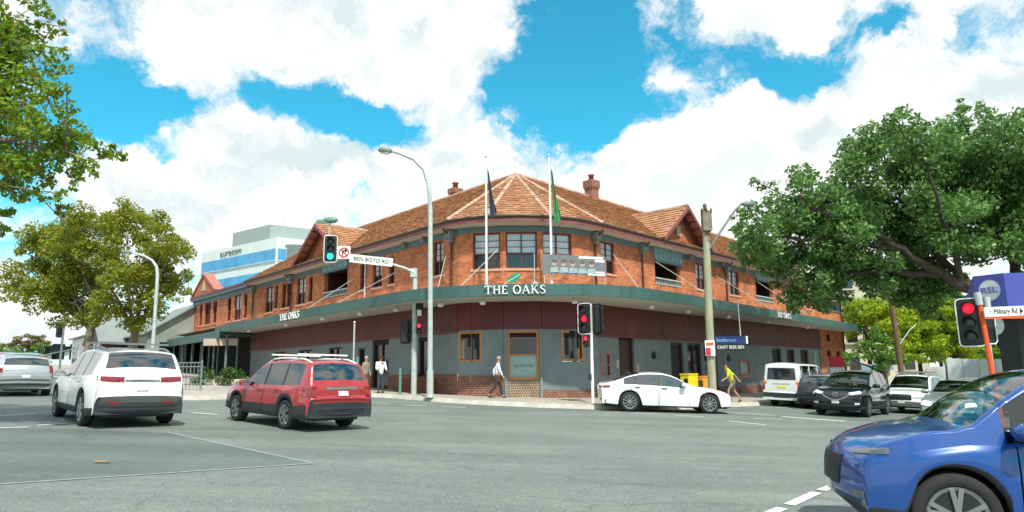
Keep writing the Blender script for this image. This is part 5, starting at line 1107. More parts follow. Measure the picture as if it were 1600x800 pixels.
# red wagon with grey lower body and roof bars
WAG = dict(L=4.5, W=1.74, H=1.60, rw=.33, axles=(.9, 3.42), prof=[(0, .42), (0, .60), (.03, .76), (.25, .88), (.9, .96), (1.2, 1.0), (1.65, 1.32), (1.95, 1.5), (2.4, 1.575), (3.2, 1.59), (3.95, 1.565), (4.15, 1.52), (4.36, 1.12), (4.44, .98), (4.5, .85), (4.5, .62), (4.47, .42), (4.44, .34)],
    belt=[(0, .74), (1.0, .88), (3, .93), (4.2, .98), (4.5, .95)], cowl=1.24, roof=(2.0, 4.15), tail=(4.36,), pillars=[(1.4, 2.25), (2.33, 3.15), (3.22, 3.98)], doors=[(1.38, 2.30), (2.34, 3.2)], clad=2, handles=[(2.12, .84), (3.02, .86)], mirror=(1.5, .98), rails=(1.95, 4.0, .56, 'alloy'), bars=[2.25, 3.5], sill=.25, rear_clad=.58, tumble=.30, nr=.05, bow=(.2, .09))
vehicle('station_wagon', 'red station wagon with grey lower body and white roof bars driving away', 'station wagon', -5.5, 17.35, -46, dict(WAG, paint='car_red', glass='car_glass_clear', rglass='car_glass',
    marks=[('tail_light', 'tail_red', 'rear', [(36, .76), (53, .76), (53, .98), (36, .98)], True), plate('rear', .84), ('bumper', 'cladding', 'rear', [(-50, .38), (50, .38), (50, .60), (-50, .60)], False), ('tailgate_trim', 'galv_dark', 'rear', [(-25, .93), (25, .93), (25, .98), (-25, .98)], False), ('headlight', 'head_glass', 'front', [(26, .64), (50, .66), (50, .80), (26, .80)], True), ('grille', 'signal_black', 'front', [(-22, .62), (22, .62), (22, .78), (-22, .78)], False)], rails=(1.9, 4.05, .58, 'sign_white'), spokes=6))
# silver hatchback at the left edge
HAT = dict(L=4.3, W=1.78, H=1.52, rw=.32, axles=(.85, 3.45), prof=[(0, .40), (0, .58), (.04, .74), (.3, .88), (.85, .98), (1.15, 1.03), (1.7, 1.36), (2.0, 1.47), (2.5, 1.52), (3.2, 1.50), (3.75, 1.43), (3.95, 1.36), (4.15, 1.08), (4.22, .95), (4.28, .8), (4.28, .55), (4.25, .36)],
    belt=[(0, .72), (1.0, .90), (3, .97), (4.3, 1.0)], cowl=1.2, roof=(2.05, 3.93), tail=(4.14,), pillars=[(1.45, 2.25), (2.33, 3.1), (3.2, 3.6)], doors=[(1.4, 2.3), (2.34, 3.2)], clad=0, handles=[(2.12, .86), (3.0, .89)], mirror=(1.5, 1.0), sill=.22)
vehicle('hatchback', 'silver hatchback with red tail light at the left edge of the road', 'hatchback', -18.9, 26.4, -42, dict(HAT, paint='car_silver', marks=[('tail_light', 'tail_red', 'rear', [(40, .84), (56, .86), (56, 1.12), (42, 1.10)], True), plate('rear', .72), ('bumper', 'cladding', 'rear', [(-44, .36), (44, .36), (44, .46), (-44, .46)], False), ('headlight', 'head_glass', 'front', [(26, .66), (50, .7), (50, .84), (26, .78)], True)]))
# white coupe-like sedan crossing in front of the pub
SED = dict(L=4.86, W=1.87, H=1.44, rw=.355, axles=(.93, 3.77), prof=[(0, .36), (0, .52), (.05, .68), (.35, .80), (1.0, .93), (1.5, .99), (2.1, 1.30), (2.45, 1.41), (2.9, 1.44), (3.4, 1.40), (3.9, 1.27), (4.3, 1.10), (4.6, 1.02), (4.8, 1.0), (4.86, .92), (4.86, .66), (4.82, .40)],
    belt=[(0, .66), (1.0, .84), (3, .92), (4.4, .97), (4.86, .92)], cowl=1.56, roof=(2.5, 3.35), tail=(4.32,), pillars=[(1.75, 2.7), (2.76, 3.55), (3.6, 3.98)], doors=[(1.66, 2.72), (2.76, 3.72)], clad=0, handles=[(2.52, .86), (3.5, .88)], mirror=(1.86, 1.0), sill=.20, crown=.05, chrome_h=True)
vehicle('sedan', 'white fastback sedan passing in front of the pub corner', 'sedan', 5.55, 26.0, 93, dict(SED, paint='car_white', spokes=10, marks=[('tail_light', 'tail_red', 'rear', [(24, .82), (56, .84), (56, .92), (24, .90)], True), plate('rear', .68), ('headlight', 'head_glass', 'front', [(28, .62), (54, .68), (54, .76), (28, .70)], True), ('grille', 'signal_black', 'front', [(-28, .40), (28, .40), (28, .62), (-28, .62)], False), ('bumper', 'cladding', 'rear', [(-50, .30), (50, .30), (50, .42), (-50, .42)], False)]))
# dark SUV waiting at the stop line, facing the camera
def emblem(t, L, W, H, hit):
    p, n = hit((L / 2 + 2, 0, .80), (-1, 0, 0)); mb = MB(); q = [(p.x + .02, .085 * math.cos(2 * math.pi * k / 20), .80 + .07 * math.sin(2 * math.pi * k / 20)) for k in range(21)]; mb.tube(q, .011, 6, cap=False); mb.tube([(p.x + .02, -.075, .82), (p.x + .022, -.03, .81), (p.x + .022, 0, .775), (p.x + .022, .03, .81), (p.x + .02, .075, .82)], .010, 6); local(mb, t).build('emblem', 'chrome', t)
    mb = MB(); c = []
    for k in range(-8, 9): a = R(3.2 * k); p, n = hit((L / 2 + 2, .50 * k / 8, .60 + .22 * (abs(k) / 8) ** 2), (-1, 0, 0)); c.append(p + Vector((.022, 0, 0)))
    mb.tube(c, .018, 6); local(mb, t).build('grille_chrome', 'chrome', t)
CX = mk(L=4.54, W=1.84, H=1.70, rw=.355, axles=(.92, 3.62), prof=[(0, .40), (0, .60), (.02, .80), (.16, .93), (.8, 1.06), (1.25, 1.12), (1.75, 1.42), (2.1, 1.60), (2.6, 1.69), (3.3, 1.69), (3.9, 1.63), (4.15, 1.55), (4.38, 1.20), (4.48, 1.0), (4.54, .85), (4.54, .6), (4.5, .36)], belt=[(0, .78), (1, .98), (3, 1.04), (4.3, 1.14)], cowl=1.3, roof=(2.16, 4.12), tail=(4.36,), pillars=[(1.5, 2.4), (2.48, 3.3), (3.38, 3.85)], doors=[(1.5, 2.44), (2.48, 3.4)], handles=[(2.26, .94), (3.2, .96)], mirror=(1.62, 1.12), rails=None)
CX.pop('rails')
vehicle('suv', 'shiny black SUV with chrome winged grille waiting at the stop line', 'SUV', 13.15, 27.1, 221, dict(CX, paint='car_black', wglass='car_glass_clear', clad=1, extra=[emblem], spokes=5,
    marks=[('grille', 'cladding', 'front', [(-17, .62), (17, .62), (29, .86), (-29, .86)], False), ('headlight', 'head_glass', 'front', [(28, .78), (52, .86), (52, .95), (27, .87)], True), plate('front', .53), ('fog_light', 'head_glass', 'front', [(36, .45), (44, .46), (44, .52), (36, .52)], True), ('bumper', 'cladding', 'front', [(-40, .36), (40, .36), (40, .44), (-40, .44)], False), ('tail_light', 'tail_red', 'rear', [(30, .94), (50, .98), (50, 1.1), (30, 1.06)], True)]))
# silver-green sedan with headlights on
vehicle('sedan', 'silver green sedan with lit headlights, right of the black SUV', 'sedan', 15.8, 24.75, 222, dict(SED, paint='car_teal', L=4.7, W=1.80, wglass='car_glass_clear', marks=[('headlight', 'head_lit', 'front', [(28, .56), (46, .60), (46, .72), (30, .69)], True), ('grille', 'signal_black', 'front', [(-20, .50), (20, .50), (22, .68), (-22, .68)], False), plate('front', .42), ('tail_light', 'tail_red', 'rear', [(30, .8), (54, .82), (54, .94), (30, .92)], True)]))
vehicle('station_wagon', 'white station wagon queuing between the black SUV and the silver green sedan', 'station wagon', 17.2, 30.0, 222, dict(WAG, paint='car_white', L=4.6, W=1.84, clad=0, rear_clad=0, glass='car_glass', rails=(1.95, 4.0, .6, 'alloy'), marks=[('headlight', 'head_glass', 'front', [(26, .64), (50, .68), (50, .82), (26, .80)], True), ('grille', 'signal_black', 'front', [(-22, .56), (22, .56), (22, .78), (-22, .78)], False), plate('front', .48), ('tail_light', 'tail_red', 'rear', [(40, .8), (53, .8), (53, 1.0), (40, 1.0)], True)]))
# parked white van, tail towards the camera
VAN = dict(L=4.9, W=1.72, H=1.98, rw=.33, axles=(.95, 3.55), prof=[(0, .40), (0, .62), (.05, .95), (.35, 1.12), (.55, 1.22), (1.1, 1.72), (1.5, 1.93), (2.2, 1.98), (4.4, 1.97), (4.72, 1.94), (4.83, 1.86), (4.87, 1.55), (4.89, 1.2), (4.9, .8), (4.9, .55), (4.88, .40)], belt=[(0, .85), (.8, 1.08), (4.8, 1.12), (4.9, 1.1)], cowl=.55, roof=(1.3, 9), tail=(0,), pillars=[(.85, 1.7), (1.85, 3.1), (3.25, 4.6)], doors=[(.8, 1.75), (1.85, 3.15)], clad=0, handles=[(1.6, .98), (2.0, 1.0)], mirror=(.9, 1.3), sill=.25, tumble=.10, nr=.03, bow=(.2, .03), crown=.08, black_pillars=False, rear_clad=.62, nf=.12)
vehicle('van', 'white van with dark rear window and yellow plate parked by the pub', 'van', 13.5, 33.2, 38, dict(VAN, paint='van_white', rim='galv', marks=[('rear_window', 'glass_dark', 'rear', [(-34, 1.20), (34, 1.20), (33, 1.72), (-33, 1.72)], False), plate('rear', .88, m='plate_yellow', ang=11), ('tail_light', 'tail_red', 'rear', [(38, .74), (44, .74), (44, 1.06), (38, 1.06)], True), ('amber_light', 'amber', 'rear', [(34, 1.02), (44, 1.02), (44, 1.10), (34, 1.12)], True), ('bumper', 'cladding', 'rear', [(-42, .42), (42, .42), (42, .62), (-42, .62)], False), ('tailgate_strip', 'galv', 'rear', [(-22, 1.0), (22, 1.0), (22, 1.05), (-22, 1.05)], False)], glass='car_glass'))
vehicle('hatchback', 'dark grey hatchback squeezed between the white van and the black SUV', 'hatchback', 14.1, 31.2, 38, dict(HAT, paint='car_grey', glass='car_glass', marks=[('tail_light', 'tail_red', 'rear', [(40, .84), (56, .86), (56, 1.06), (42, 1.04)], True), plate('rear', .72)]))
# blue SUV close to the camera, right edge
vehicle('suv', 'bright blue SUV close to the camera at the right edge', 'SUV', 5.45, 6.8, 284, mk(paint='car_blue', L=4.6, W=1.82, H=1.69, cowl=1.02, roof=(1.72, 4.1), tail=(4.4,), prof=[(0, .42), (0, .62), (.03, .80), (.2, .95), (.72, 1.10), (1.0, 1.15), (1.4, 1.46), (1.72, 1.64), (2.2, 1.71), (3.3, 1.685), (3.9, 1.64), (4.15, 1.56), (4.4, 1.22), (4.5, 1.0), (4.56, .85), (4.58, .6), (4.55, .36)], axles=(.88, 3.5), pillars=[(1.3, 2.25), (2.33, 3.2), (3.28, 3.9)], doors=[(1.38, 2.3), (2.34, 3.3)], handles=[(2.12, .95), (3.1, .97)], mirror=(1.4, 1.12), glass='blue_car_glass', rails=(2.1, 4.0, .6, 'alloy'),
    marks=[('headlight', 'head_dark', 'front', [(32, .84), (54, .87), (53, .925), (30, .865)], True), ('grille', 'signal_black', 'front', [(-20, .52), (20, .52), (24, .80), (-24, .80)], False), plate('front', .48), ('fog_light', 'head_dark', 'front', [(36, .46), (44, .47), (44, .52), (36, .52)], True), ('tail_light', 'tail_red', 'rear', [(30, .94), (50, .98), (50, 1.1), (30, 1.06)], True)]))
# distant queue and parked cars
for (x, y, az, pm, lab, sp) in ((-26.8, 37.5, -42, 'car_grey', 'dark parked hatchback far left behind the white SUV', HAT), (-29.5, 42.0, 138, 'car_silver', 'silver hatchback far down the left street', HAT), (-35, 47.5, -42, 'car_red', 'small red hatchback farthest down the left street', HAT),
        (24.2, 36.8, 222, 'car_silver', 'silver hatchback in the right-hand queue behind the white wagon', HAT), (28.8, 41.2, 222, 'car_white', 'white SUV far back in the right-hand queue', CX), (21.2, 29.4, 222, 'car_grey', 'dark SUV behind the silver green sedan', CX)):
    vehicle('hatchback' if sp is HAT else 'suv', lab, 'hatchback' if sp is HAT else 'SUV', x, y, az, dict(sp, paint=pm, marks=[('headlight', 'head_glass', 'front', [(28, .68), (50, .72), (50, .84), (28, .80)], True), ('tail_light', 'tail_red', 'rear', [(40, .84), (54, .86), (54, 1.06), (42, 1.04)], True), plate('rear', .72), plate('front', .5)]), group='cars queuing and parked in the distance')
def truck(label, x, y, az, L, m):
    t = thing('box_truck', label, 'truck', (x, y, gz(x, y)), az, tilt=True); M = ident(t)
    g = MB(); g.box((-L * .1, 0, 1.75), (L * .72, 2.2, 1.9)); local(g, t).build('cargo_box', m, t)
    for k in range(1, 5): g = MB(); g.box((-L * .1 - L * .36 + L * .72 * k / 5, 1.105, 1.75), (.05, .02, 1.86)); g.box((-L * .1 - L * .36 + L * .72 * k / 5, -1.105, 1.75), (.05, .02, 1.86)); local(g, t).build('box_rib', 'galv', t, kind='stuff')
    g = MB(); g.prism([Vector(p) for p in ((L * .28, -1, .5), (L * .5, -1, .5), (L * .5, -1, 1.3), (L * .44, -1, 2.1), (L * .28, -1, 2.15))], (0, 0, 0), (0, 2, 0)); local(g, t).build('cab', 'car_white', t)
    g = MB(); g.prism([Vector(p) for p in ((L * .497, -.9, 1.35), (L * .445, -.9, 2.0), (L * .45, -.9, 2.02), (L * .505, -.9, 1.35))], (0, 0, 0), (0, 1.8, 0)); local(g, t).build('windscreen', 'glass_dark', t)
    g = MB(); g.box((0, 0, .6), (L * .95, .8, .3)); local(g, t).build('chassis', 'dark', t)
    for xx in (L * .36, -L * .25):
        for sg in (1, -1): g = MB(); g.lathe((xx, sg * .9, .42), [(.3, -.13), (.42, -.1), (.42, .1), (.3, .13)], 18, ax='Y'); local(g, t).build('wheel', 'tyre', t)
truck('white box truck standing behind the queue of cars on the right', 31.2, 47.0, 300, 6.2, 'office_white')
truck('pale grey box truck behind the silver green sedan', 37.8, 44.5, 292, 5.6, 'shop_wall')

# ------------------------------------------------------------------ people
def skinned(verts, edges, radii, sub=2):
    me = bpy.data.meshes.new('tmp'); me.from_pydata(verts, edges, []); o = bpy.data.objects.new('tmp', me); col.objects.link(o)
    m = o.modifiers.new('Skin', 'SKIN'); m.use_smooth_shade = True
    if not me.skin_vertices: return None
    for i, r_ in enumerate(radii): me.skin_vertices[0].data[i].radius = (r_, r_) if not isinstance(r_, tuple) else r_
    me.skin_vertices[0].data[0].use_root = True
    s = o.modifiers.new('Subsurf', 'SUBSURF'); s.levels = s.render_levels = sub
    dg = bpy.context.evaluated_depsgraph_get(); r_ = bpy.data.meshes.new_from_object(o.evaluated_get(dg)); bpy.data.objects.remove(o); return r_
def skin_obj(name, verts, edges, radii, m, parent, sub=2):
    me = skinned(verts, edges, radii, sub); me.name = name; me.materials.clear(); me.materials.append(MATS[m]); o = bpy.data.objects.new(name, me); col.objects.link(o); o.parent = parent; WM[o] = ident(parent).copy()
    for p in me.polygons: p.use_smooth = True
    return o
def person(label, x, y, az, S, h=FP):
    t = thing('person', label, 'person', base(x, y, h), az); k = S.get('h', 1.75) / 1.75
    ln = S.get('lean', 0.0); J = {}
    P = lambda a, b_, c: (a * k, b_ * k, c * k)
    pel = (0, 0, .93); wai = (.03 + ln * .25, 0, 1.10); che = (.03 + ln * .75, 0, 1.33); nek = (.02 + ln, 0, 1.48); hb = (.04 + ln * 1.1, 0, 1.56); hm = (.055 + ln * 1.15, 0, 1.645); ht = (.05 + ln * 1.18, 0, 1.74)
    V_, E_, Rr = [], [], []
    def ad(p, r_, par=None): V_.append(P(*p)); Rr.append(r_ * k if not isinstance(r_, tuple) else (r_[0] * k, r_[1] * k)); (E_.append((par, len(V_) - 1)) if par is not None else None); return len(V_) - 1
    i0 = ad(pel, (.13, .10)); i1 = ad(wai, (.125, .095), i0); i2 = ad(che, (.15, .11), i1); i3 = ad(nek, .055, i2); i4 = ad(hb, .068, i3); i5 = ad(hm, .088, i4); i6 = ad(ht, .062, i5)
    legs, arms = S['legs'], S['arms']; LV, AV = [], []
    for sg, lg in ((1, legs[0]), (-1, legs[1])):
        kn, an, to = lg; hip = (0, .09 * sg, .88); a = ad(hip, .085, i0); b_ = ad((kn[0], .10 * sg, kn[1]), .058, a); c = ad((an[0], .10 * sg, an[1]), .042, b_); d = ad((to[0], .11 * sg, to[1]), .035, c); LV.append((hip, (kn[0], .10 * sg, kn[1]), (an[0], .10 * sg, an[1]), (to[0], .11 * sg, to[1])))
    for sg, ar in ((1, arms[0]), (-1, arms[1])):
        el_, wr_ = ar; sh_ = (che[0] + ln * .1, .185 * sg, 1.40); el_ = (el_[0] + ln * .5, (.23 + (el_[2] if len(el_) > 2 else 0)) * sg, el_[1]); wr_ = (wr_[0] + ln * .4, (.22 + (wr_[2] if len(wr_) > 2 else 0)) * sg, wr_[1])
        a = ad(sh_, .055, i2); b_ = ad(el_, .042, a); c = ad(wr_, .030, b_); d_ = (Vector(wr_) - Vector(el_)).normalized(); pa = Vector(wr_) + d_ * .07; d = ad(tuple(pa), .032, c); AV.append((sh_, el_, wr_))
        s_ = Vector((d_.z, 0, -d_.x)).normalized() if abs(d_.y) < .9 else Vector((1, 0, 0))
        for q, (o_, l_) in enumerate(((-.03, .075), (-.01, .09), (.01, .085), (.03, .065))):
            m_ = pa + s_ * o_ + d_ * .035; f = ad(tuple(m_), .0095, d); ad(tuple(m_ + d_ * l_ * .6 + Vector((0, -sg * .018, 0))), .008, f)
        th = ad(tuple(Vector(wr_) + d_ * .045 + s_ * -.042), .011, c); ad(tuple(Vector(wr_) + d_ * .09 + s_ * -.055), .009, th)
    skin_obj('body', V_, E_, Rr, S['skin'], t)
    def sub(name, nodes, edges, radii, m): return skin_obj(name, [P(*q) for q in nodes], edges, [(r_[0] * k, r_[1] * k) if isinstance(r_, tuple) else r_ * k for r_ in radii], m, t)
    up = S.get('sleeve', 1.0); w_ = lambda a, b_, f: tuple(Vector(a).lerp(Vector(b_), f))
    nodes = [(0, 0, .80), wai, che, (.02 + ln * .92, 0, 1.45)]; rad = [(.145, .115), (.142, .112), (.170, .128), (.085, .085)]; ed = [(0, 1), (1, 2), (2, 3)]
    for (a, b_, c) in AV:
        n0 = len(nodes); nodes += [a, w_(a, b_, .95)]; rad += [.072, .056]; ed += [(2, n0), (n0, n0 + 1)]
        if up > .6: nodes.append(w_(b_, c, .9)); rad.append(.042); ed.append((n0 + 1, n0 + 2))
    sub('shirt', nodes, ed, rad, S['shirt'])
    nodes = [(.02, 0, 1.06), (0, 0, .88)]; rad = [(.148, .118), (.14, .115)]; ed = [(0, 1)]
    for (hp, kn, an, to) in LV:
        n0 = len(nodes); nodes += [(hp[0], hp[1], .80), kn]; rad += [.098, .072]; ed += [(1, n0), (n0, n0 + 1)]
        if not S.get('shorts'): nodes.append(w_(kn, an, .95)); rad.append(.058); ed.append((n0 + 1, n0 + 2))
    sub('trousers' if not S.get('shorts') else 'shorts', nodes, ed, rad, S['trousers'])
    for (hp, kn, an, to) in LV: d = (Vector(to) - Vector(an)); sub('shoe', [tuple(Vector(an) + Vector((-.03, 0, -.02))), tuple(Vector(an) + d * .6 + Vector((0, 0, -.012))), tuple(Vector(to) + d * .12)], [(0, 1), (1, 2)], [.045, .046, .036], 'shoe')
    hc = Vector(P(*hm)); hz = .088 * k
    g = MB(); g.lathe(hc + Vector((-.012, 0, .018)) * k, [(.02 * k, .105 * k), (.06 * k, .09 * k), (.09 * k, .045 * k), (.095 * k, .0), (.088 * k, -.035 * k)][::-1], 14); hr = local(g, t).build('hair', S['hair'], t)
    g = MB(); g.prism([hc + Vector(q) * k for q in ((.082, -.012, .005), (.082, .012, .005), (.11, .012, -.028), (.11, -.012, -.028))], (0, 0, -.012), (0, 0, .0)); local(g, t).build('nose', S['skin'], t)
    for sg in (1, -1):
        g = MB(); g.lathe(hc + Vector((.078, sg * .032, .012)) * k, [(.003, -.006), (.011 * k, 0), (.003, .006)], 8, ax='X'); local(g, t).build('eye', 'dark', t)
        g = MB(); g.lathe(hc + Vector((-.005, sg * .09, -.01)) * k, [(.01, -.012 * sg), (.03 * k, 0), (.01, .012 * sg)] if sg > 0 else [(.01, -.012), (.03 * k, 0), (.01, .012)], 8, ax='Y'); local(g, t).build('ear', S['skin'], t)
    g = MB(); g.box(hc + Vector((.078, 0, -.052)) * k, (.012, .045, .010)); local(g, t).build('mouth', 'maroon_trim', t)
    return t
WALK = dict(legs=[((.16, .50), (.24, .09), (.40, .05)), ((-.05, .50), (-.36, .16), (-.26, .05))], arms=[((-.16, 1.14), (-.10, .90)), ((.12, 1.14), (.24, .92))])
person('white-haired man in a white shirt and dark trousers walking past the corner window', -.72, 29.5, 88, dict(WALK, skin='skin', hair='hair_grey', shirt='shirt_white', trousers='trousers', lean=.05, h=1.74))
person('worker in a yellow hi-vis shirt leaning forward as he walks left', 9.75, 30.9, 268, dict(legs=[((.24, .56), (.30, .12), (.46, .06)), ((-.08, .50), (-.34, .13), (-.22, .04))], arms=[((.18, 1.10), (.36, 1.0)), ((-.28, 1.18), (-.40, 1.0))], skin='skin', hair='hair_dark', shirt='hivis', trousers='khaki', lean=.22, sleeve=.5, shorts=True, h=1.78))
person('person in a white shirt standing by the kerb behind the mast arm pole', -6.0, 31.3, 150, dict(legs=[((.02, .50), (.0, .09), (.16, .05)), ((.03, .50), (.02, .09), (.18, .05))], arms=[((.06, 1.14), (.22, 1.04)), ((.04, 1.14), (.2, 1.06))], skin='skin_dark', hair='hair_dark', shirt='shirt_white', trousers='jeans', h=1.68))
person('person in a tan shirt standing behind the thin green post', -6.75, 31.6, 120, dict(legs=[((.02, .50), (.0, .09), (.16, .05)), ((.03, .50), (.02, .09), (.18, .05))], arms=[((.0, 1.14), (.1, .92)), ((.02, 1.14), (.12, .94))], skin='skin', hair='hair_grey', shirt='shirt_tan', trousers='khaki', h=1.62))

# ------------------------------------------------------------------ trees
def tree(name, label, x, y, limbs, blobs, leaf, bark, per, size, clump=.36, n_cl=9, seed=5, group=None, twig=.018, flat=.75, h=FP):
    t = thing(name, label, 'tree', base(x, y, h), group=group); rs = random.Random(seed)
    g = MB(); g.tube(*limbs[0][:2], 12); g.build('trunk', bark, t)
    pts = []
    for path, rad in limbs[1:]:
        pp = smooth3(path, rs); rd = [rad[0] + (rad[1] - rad[0]) * k / (len(pp) - 1) for k in range(len(pp))]; g = MB(); g.tube(pp, rd, 8); g.build('limb', bark, t); pts += list(zip(pp, rd))
    if not pts: pts = [(Vector(p), .05) for p in limbs[0][0]]
    cl = []; tw = MB()
    for (bx, by, bz, br) in blobs:
        q = Vector((bx, by, bz)); near = min(pts, key=lambda p: (p[0] - q).length); mid = near[0].lerp(q, .5) + Vector((rs.gauss(0, .2), rs.gauss(0, .2), rs.gauss(0, .2)))
        if (near[0] - q).length < 9: r0_ = min(near[1] * .8, twig * 3.2); tw.tube([near[0], mid, q], [r0_, r0_ * .7, twig], 5)
        for _ in range(max(4, int(n_cl * (br / 1.4) ** 1.2))):
            d = Vector((rs.gauss(0, 1), rs.gauss(0, 1), rs.gauss(0, .8))).normalized(); r_ = br * clump * rs.uniform(.6, 1.25); c = q + d * br * rs.uniform(.35, .95); cl.append((c.x, c.y, c.z, r_))
            if rs.random() < .6: tw.tube([q, q.lerp(c, .6) + Vector((0, 0, rs.uniform(-.1, .15))), c], [twig, twig * .8, twig * .4], 4)
    tw.build('branches', bark, t, kind='stuff')
    L = []; leaf_cloud(L, cl, per, size, flat, seed); leaf_obj('crown', L, leaf, t); return t
def smooth3(P, rs):
    P = [Vector(p) for p in P]; out = []
    for a, b_ in zip(P, P[1:]):
        for k in range(4): out.append(a.lerp(b_, k / 4) + Vector((rs.gauss(0, .05), rs.gauss(0, .05), rs.gauss(0, .05))) * min(1, (b_ - a).length / 2))
    out.append(P[-1]); return out
FIG = [(11.85, 31.27, 8.45, 1.56), (12.05, 33.29, 7.61, 1.27), (13.99, 32.14, 9.89, 1.8), (17.01, 33.69, 11.1, 2.11), (19.06, 33.83, 12.83, 1.82), (18.11, 30.14, 12.52, 1.33), (19.03, 29.79, 12.07, 1.6), (24.14, 35.23, 13.24, 2.23), (24.02, 31.42, 12.27, 1.99), (25.87, 31.24, 11.08, 2.73), (15.58, 36.27, 8.46, 2.07), (16.33, 32.8, 8.42, 2.19), (20.42, 35.22, 10.63, 2.55), (21.85, 32.84, 9.65, 2.36), (25.5, 33.92, 9.88, 2.61), (25.5, 30.69, 7.55, 2.63), (14.7, 33.88, 6.06, 1.35), (13.93, 35.43, 6.96, 1.0), (17.93, 33.16, 6.87, 1.57), (20.54, 34.6, 7.41, 1.64), (22.7, 34.14, 7.3, 1.45), (22.03, 30.12, 6.6, 1.15), (20.57, 34.7, 5.6, 1.31), (18.36, 33.61, 5.81, 0.88), (20.21, 34.33, 5.16, 1.14), (14.39, 32.55, 5.76, 0.79), (25.42, 35.42, 15.47, 0.83), (22.61, 32.82, 14.64, 0.58), (26.88, 34.44, 14.71, 0.88), (19.05, 35.49, 14.13, 0.87), (13.2, 34.41, 11.18, 0.73), (12.38, 35.79, 9.64, 0.69), (29.04, 35.64, 12.03, 2.9), (32.34, 34.32, 10.05, 2.9), (29.7, 29.04, 8.73, 2.64), (31.68, 39.6, 8.73, 2.64), (15.25, 34.56, 5.32, 1.17), (14.48, 35.11, 5.89, 1.12), (16.8, 35.35, 5.82, 1.14), (18.2, 36.04, 6.48, 1.29), (13.52, 35.1, 7.58, 1.2), (12.75, 35.94, 8.27, 1.16), (11.19, 31.81, 9.22, 0.79), (15.72, 33.83, 7.01, 1.6), (18.53, 36.04, 8.03, 1.89), (15.0, 34.68, 9.35, 1.66), (20.55, 35.84, 8.68, 1.87), (20.3, 31.15, 7.92, 1.72), (23.39, 33.84, 9.06, 1.94), (24.17, 32.82, 10.6, 1.9), (21.32, 34.19, 11.88, 1.99), (23.3, 34.33, 11.04, 1.99), (22.15, 34.19, 5.69, 1.2), (21.58, 34.58, 5.96, 1.23), (20.25, 34.06, 6.22, 1.24), (20.7, 35.92, 6.6, 1.21)]
z0 = gz(27.2, 32.5) + FP
tree('fig_tree', 'huge dark green fig tree spreading over the right-hand street', 27.2, 32.5, [([(27.2, 32.5, z0), (27.1, 32.5, 1.6), (26.7, 32.4, 3.2)], [.95, .72, .62])] + [([(26.75, 32.35, 3.0), (24.16, 32.34, 3.98), (22.18, 32.34, 5.16), (20.46, 32.34, 6.09), (18.74, 32.34, 7.34), (16.76, 32.47, 8.6), (14.52, 32.21, 9.39)], (0.4, 0.08)), ([(22.18, 32.34, 5.16), (21.52, 33.26, 6.62), (20.59, 34.06, 8.73), (19.27, 33.79, 11.9)], (0.22, 0.07)), ([(24.16, 32.34, 3.98), (24.29, 32.74, 6.62), (24.16, 33.53, 9.52), (24.29, 34.32, 12.69)], (0.29, 0.07)), ([(26.66, 32.41, 3.05), (27.19, 32.74, 6.09), (26.66, 33.4, 10.05), (26.53, 34.32, 14.01)], (0.45, 0.08)), ([(26.66, 32.41, 3.05), (29.04, 33.0, 6.09), (31.15, 34.32, 9.52)], (0.4, 0.09)), ([(20.46, 32.34, 6.09), (17.95, 33.26, 6.48), (15.58, 33.92, 6.35), (14.12, 34.72, 6.75)], (0.17, 0.05)), ([(18.74, 32.34, 7.34), (16.37, 33.0, 7.94), (13.46, 32.47, 8.07), (12.01, 32.47, 8.07)], (0.15, 0.05)), ([(21.38, 32.34, 5.56), (20.33, 31.15, 7.94), (19.01, 30.1, 11.1)], (0.17, 0.05))],
    FIG, 'fig_leaf', 'bark', 330, .112, clump=.42, n_cl=10, seed=11, twig=.022)
LT = [(-10.88, 12.89, 8.49, 0.91), (-10.62, 13.5, 9.24, 0.75), (-9.58, 12.97, 8.02, 0.52), (-9.86, 13.7, 9.2, 0.31), (-10.55, 13.62, 7.84, 0.82), (-8.91, 12.45, 6.9, 0.47), (-8.62, 12.5, 7.32, 0.32), (-9.41, 12.63, 6.33, 0.75), (-9.29, 13.75, 6.66, 0.61), (-8.15, 12.95, 6.03, 0.38), (-7.94, 13.24, 6.08, 0.23), (-9.17, 12.75, 5.65, 0.56), (-8.75, 13.06, 5.68, 0.41), (-8.97, 12.88, 5.24, 0.3), (-8.37, 12.83, 5.79, 0.33), (-10.09, 13.18, 5.46, 0.51), (-8.94, 13.18, 4.92, 0.18), (-10.48, 13.66, 4.72, 0.21), (-11.22, 13.32, 6.47, 1.44), (-10.42, 13.69, 5.07, 0.21), (-12.8, 13, 8, 1.5), (-13.5, 12.5, 10.5, 1.7), (-11.6, 13, 10.6, 1.1), (-15.5, 12.5, 10, 1.8), (-15, 14, 8, 1.5)]
tree('plane_tree', 'green plane tree reaching in over the left foreground', -15.6, 12.6, [([(-15.6, 12.6, gz(-15.6, 12.6) + FP), (-15.5, 12.6, 3), (-15.2, 12.7, 5)], [.34, .28, .24]), ([(-15.2, 12.7, 4.8), (-13.4, 12.9, 6.2), (-11.4, 13, 6.4), (-9.8, 13, 6.3), (-8.6, 13, 6.0)], (.16, .02)), ([(-13.4, 12.9, 6.2), (-11.8, 13.1, 7.6), (-10.4, 13.2, 8.6)], (.10, .02)), ([(-15.2, 12.7, 5), (-14.5, 12.7, 8), (-13.2, 12.8, 10.5)], (.2, .04)), ([(-12.0, 13, 6.3), (-10.8, 13.1, 5.7), (-9.4, 13, 5.3)], (.06, .015)), ([(-11.8, 13.1, 6.2), (-10.9, 13.5, 5.2), (-10.3, 13.6, 4.7)], (.04, .01))],
    LT, 'plane_leaf', 'bark_pale', 820, .062, clump=.42, n_cl=26, seed=13, twig=.010)
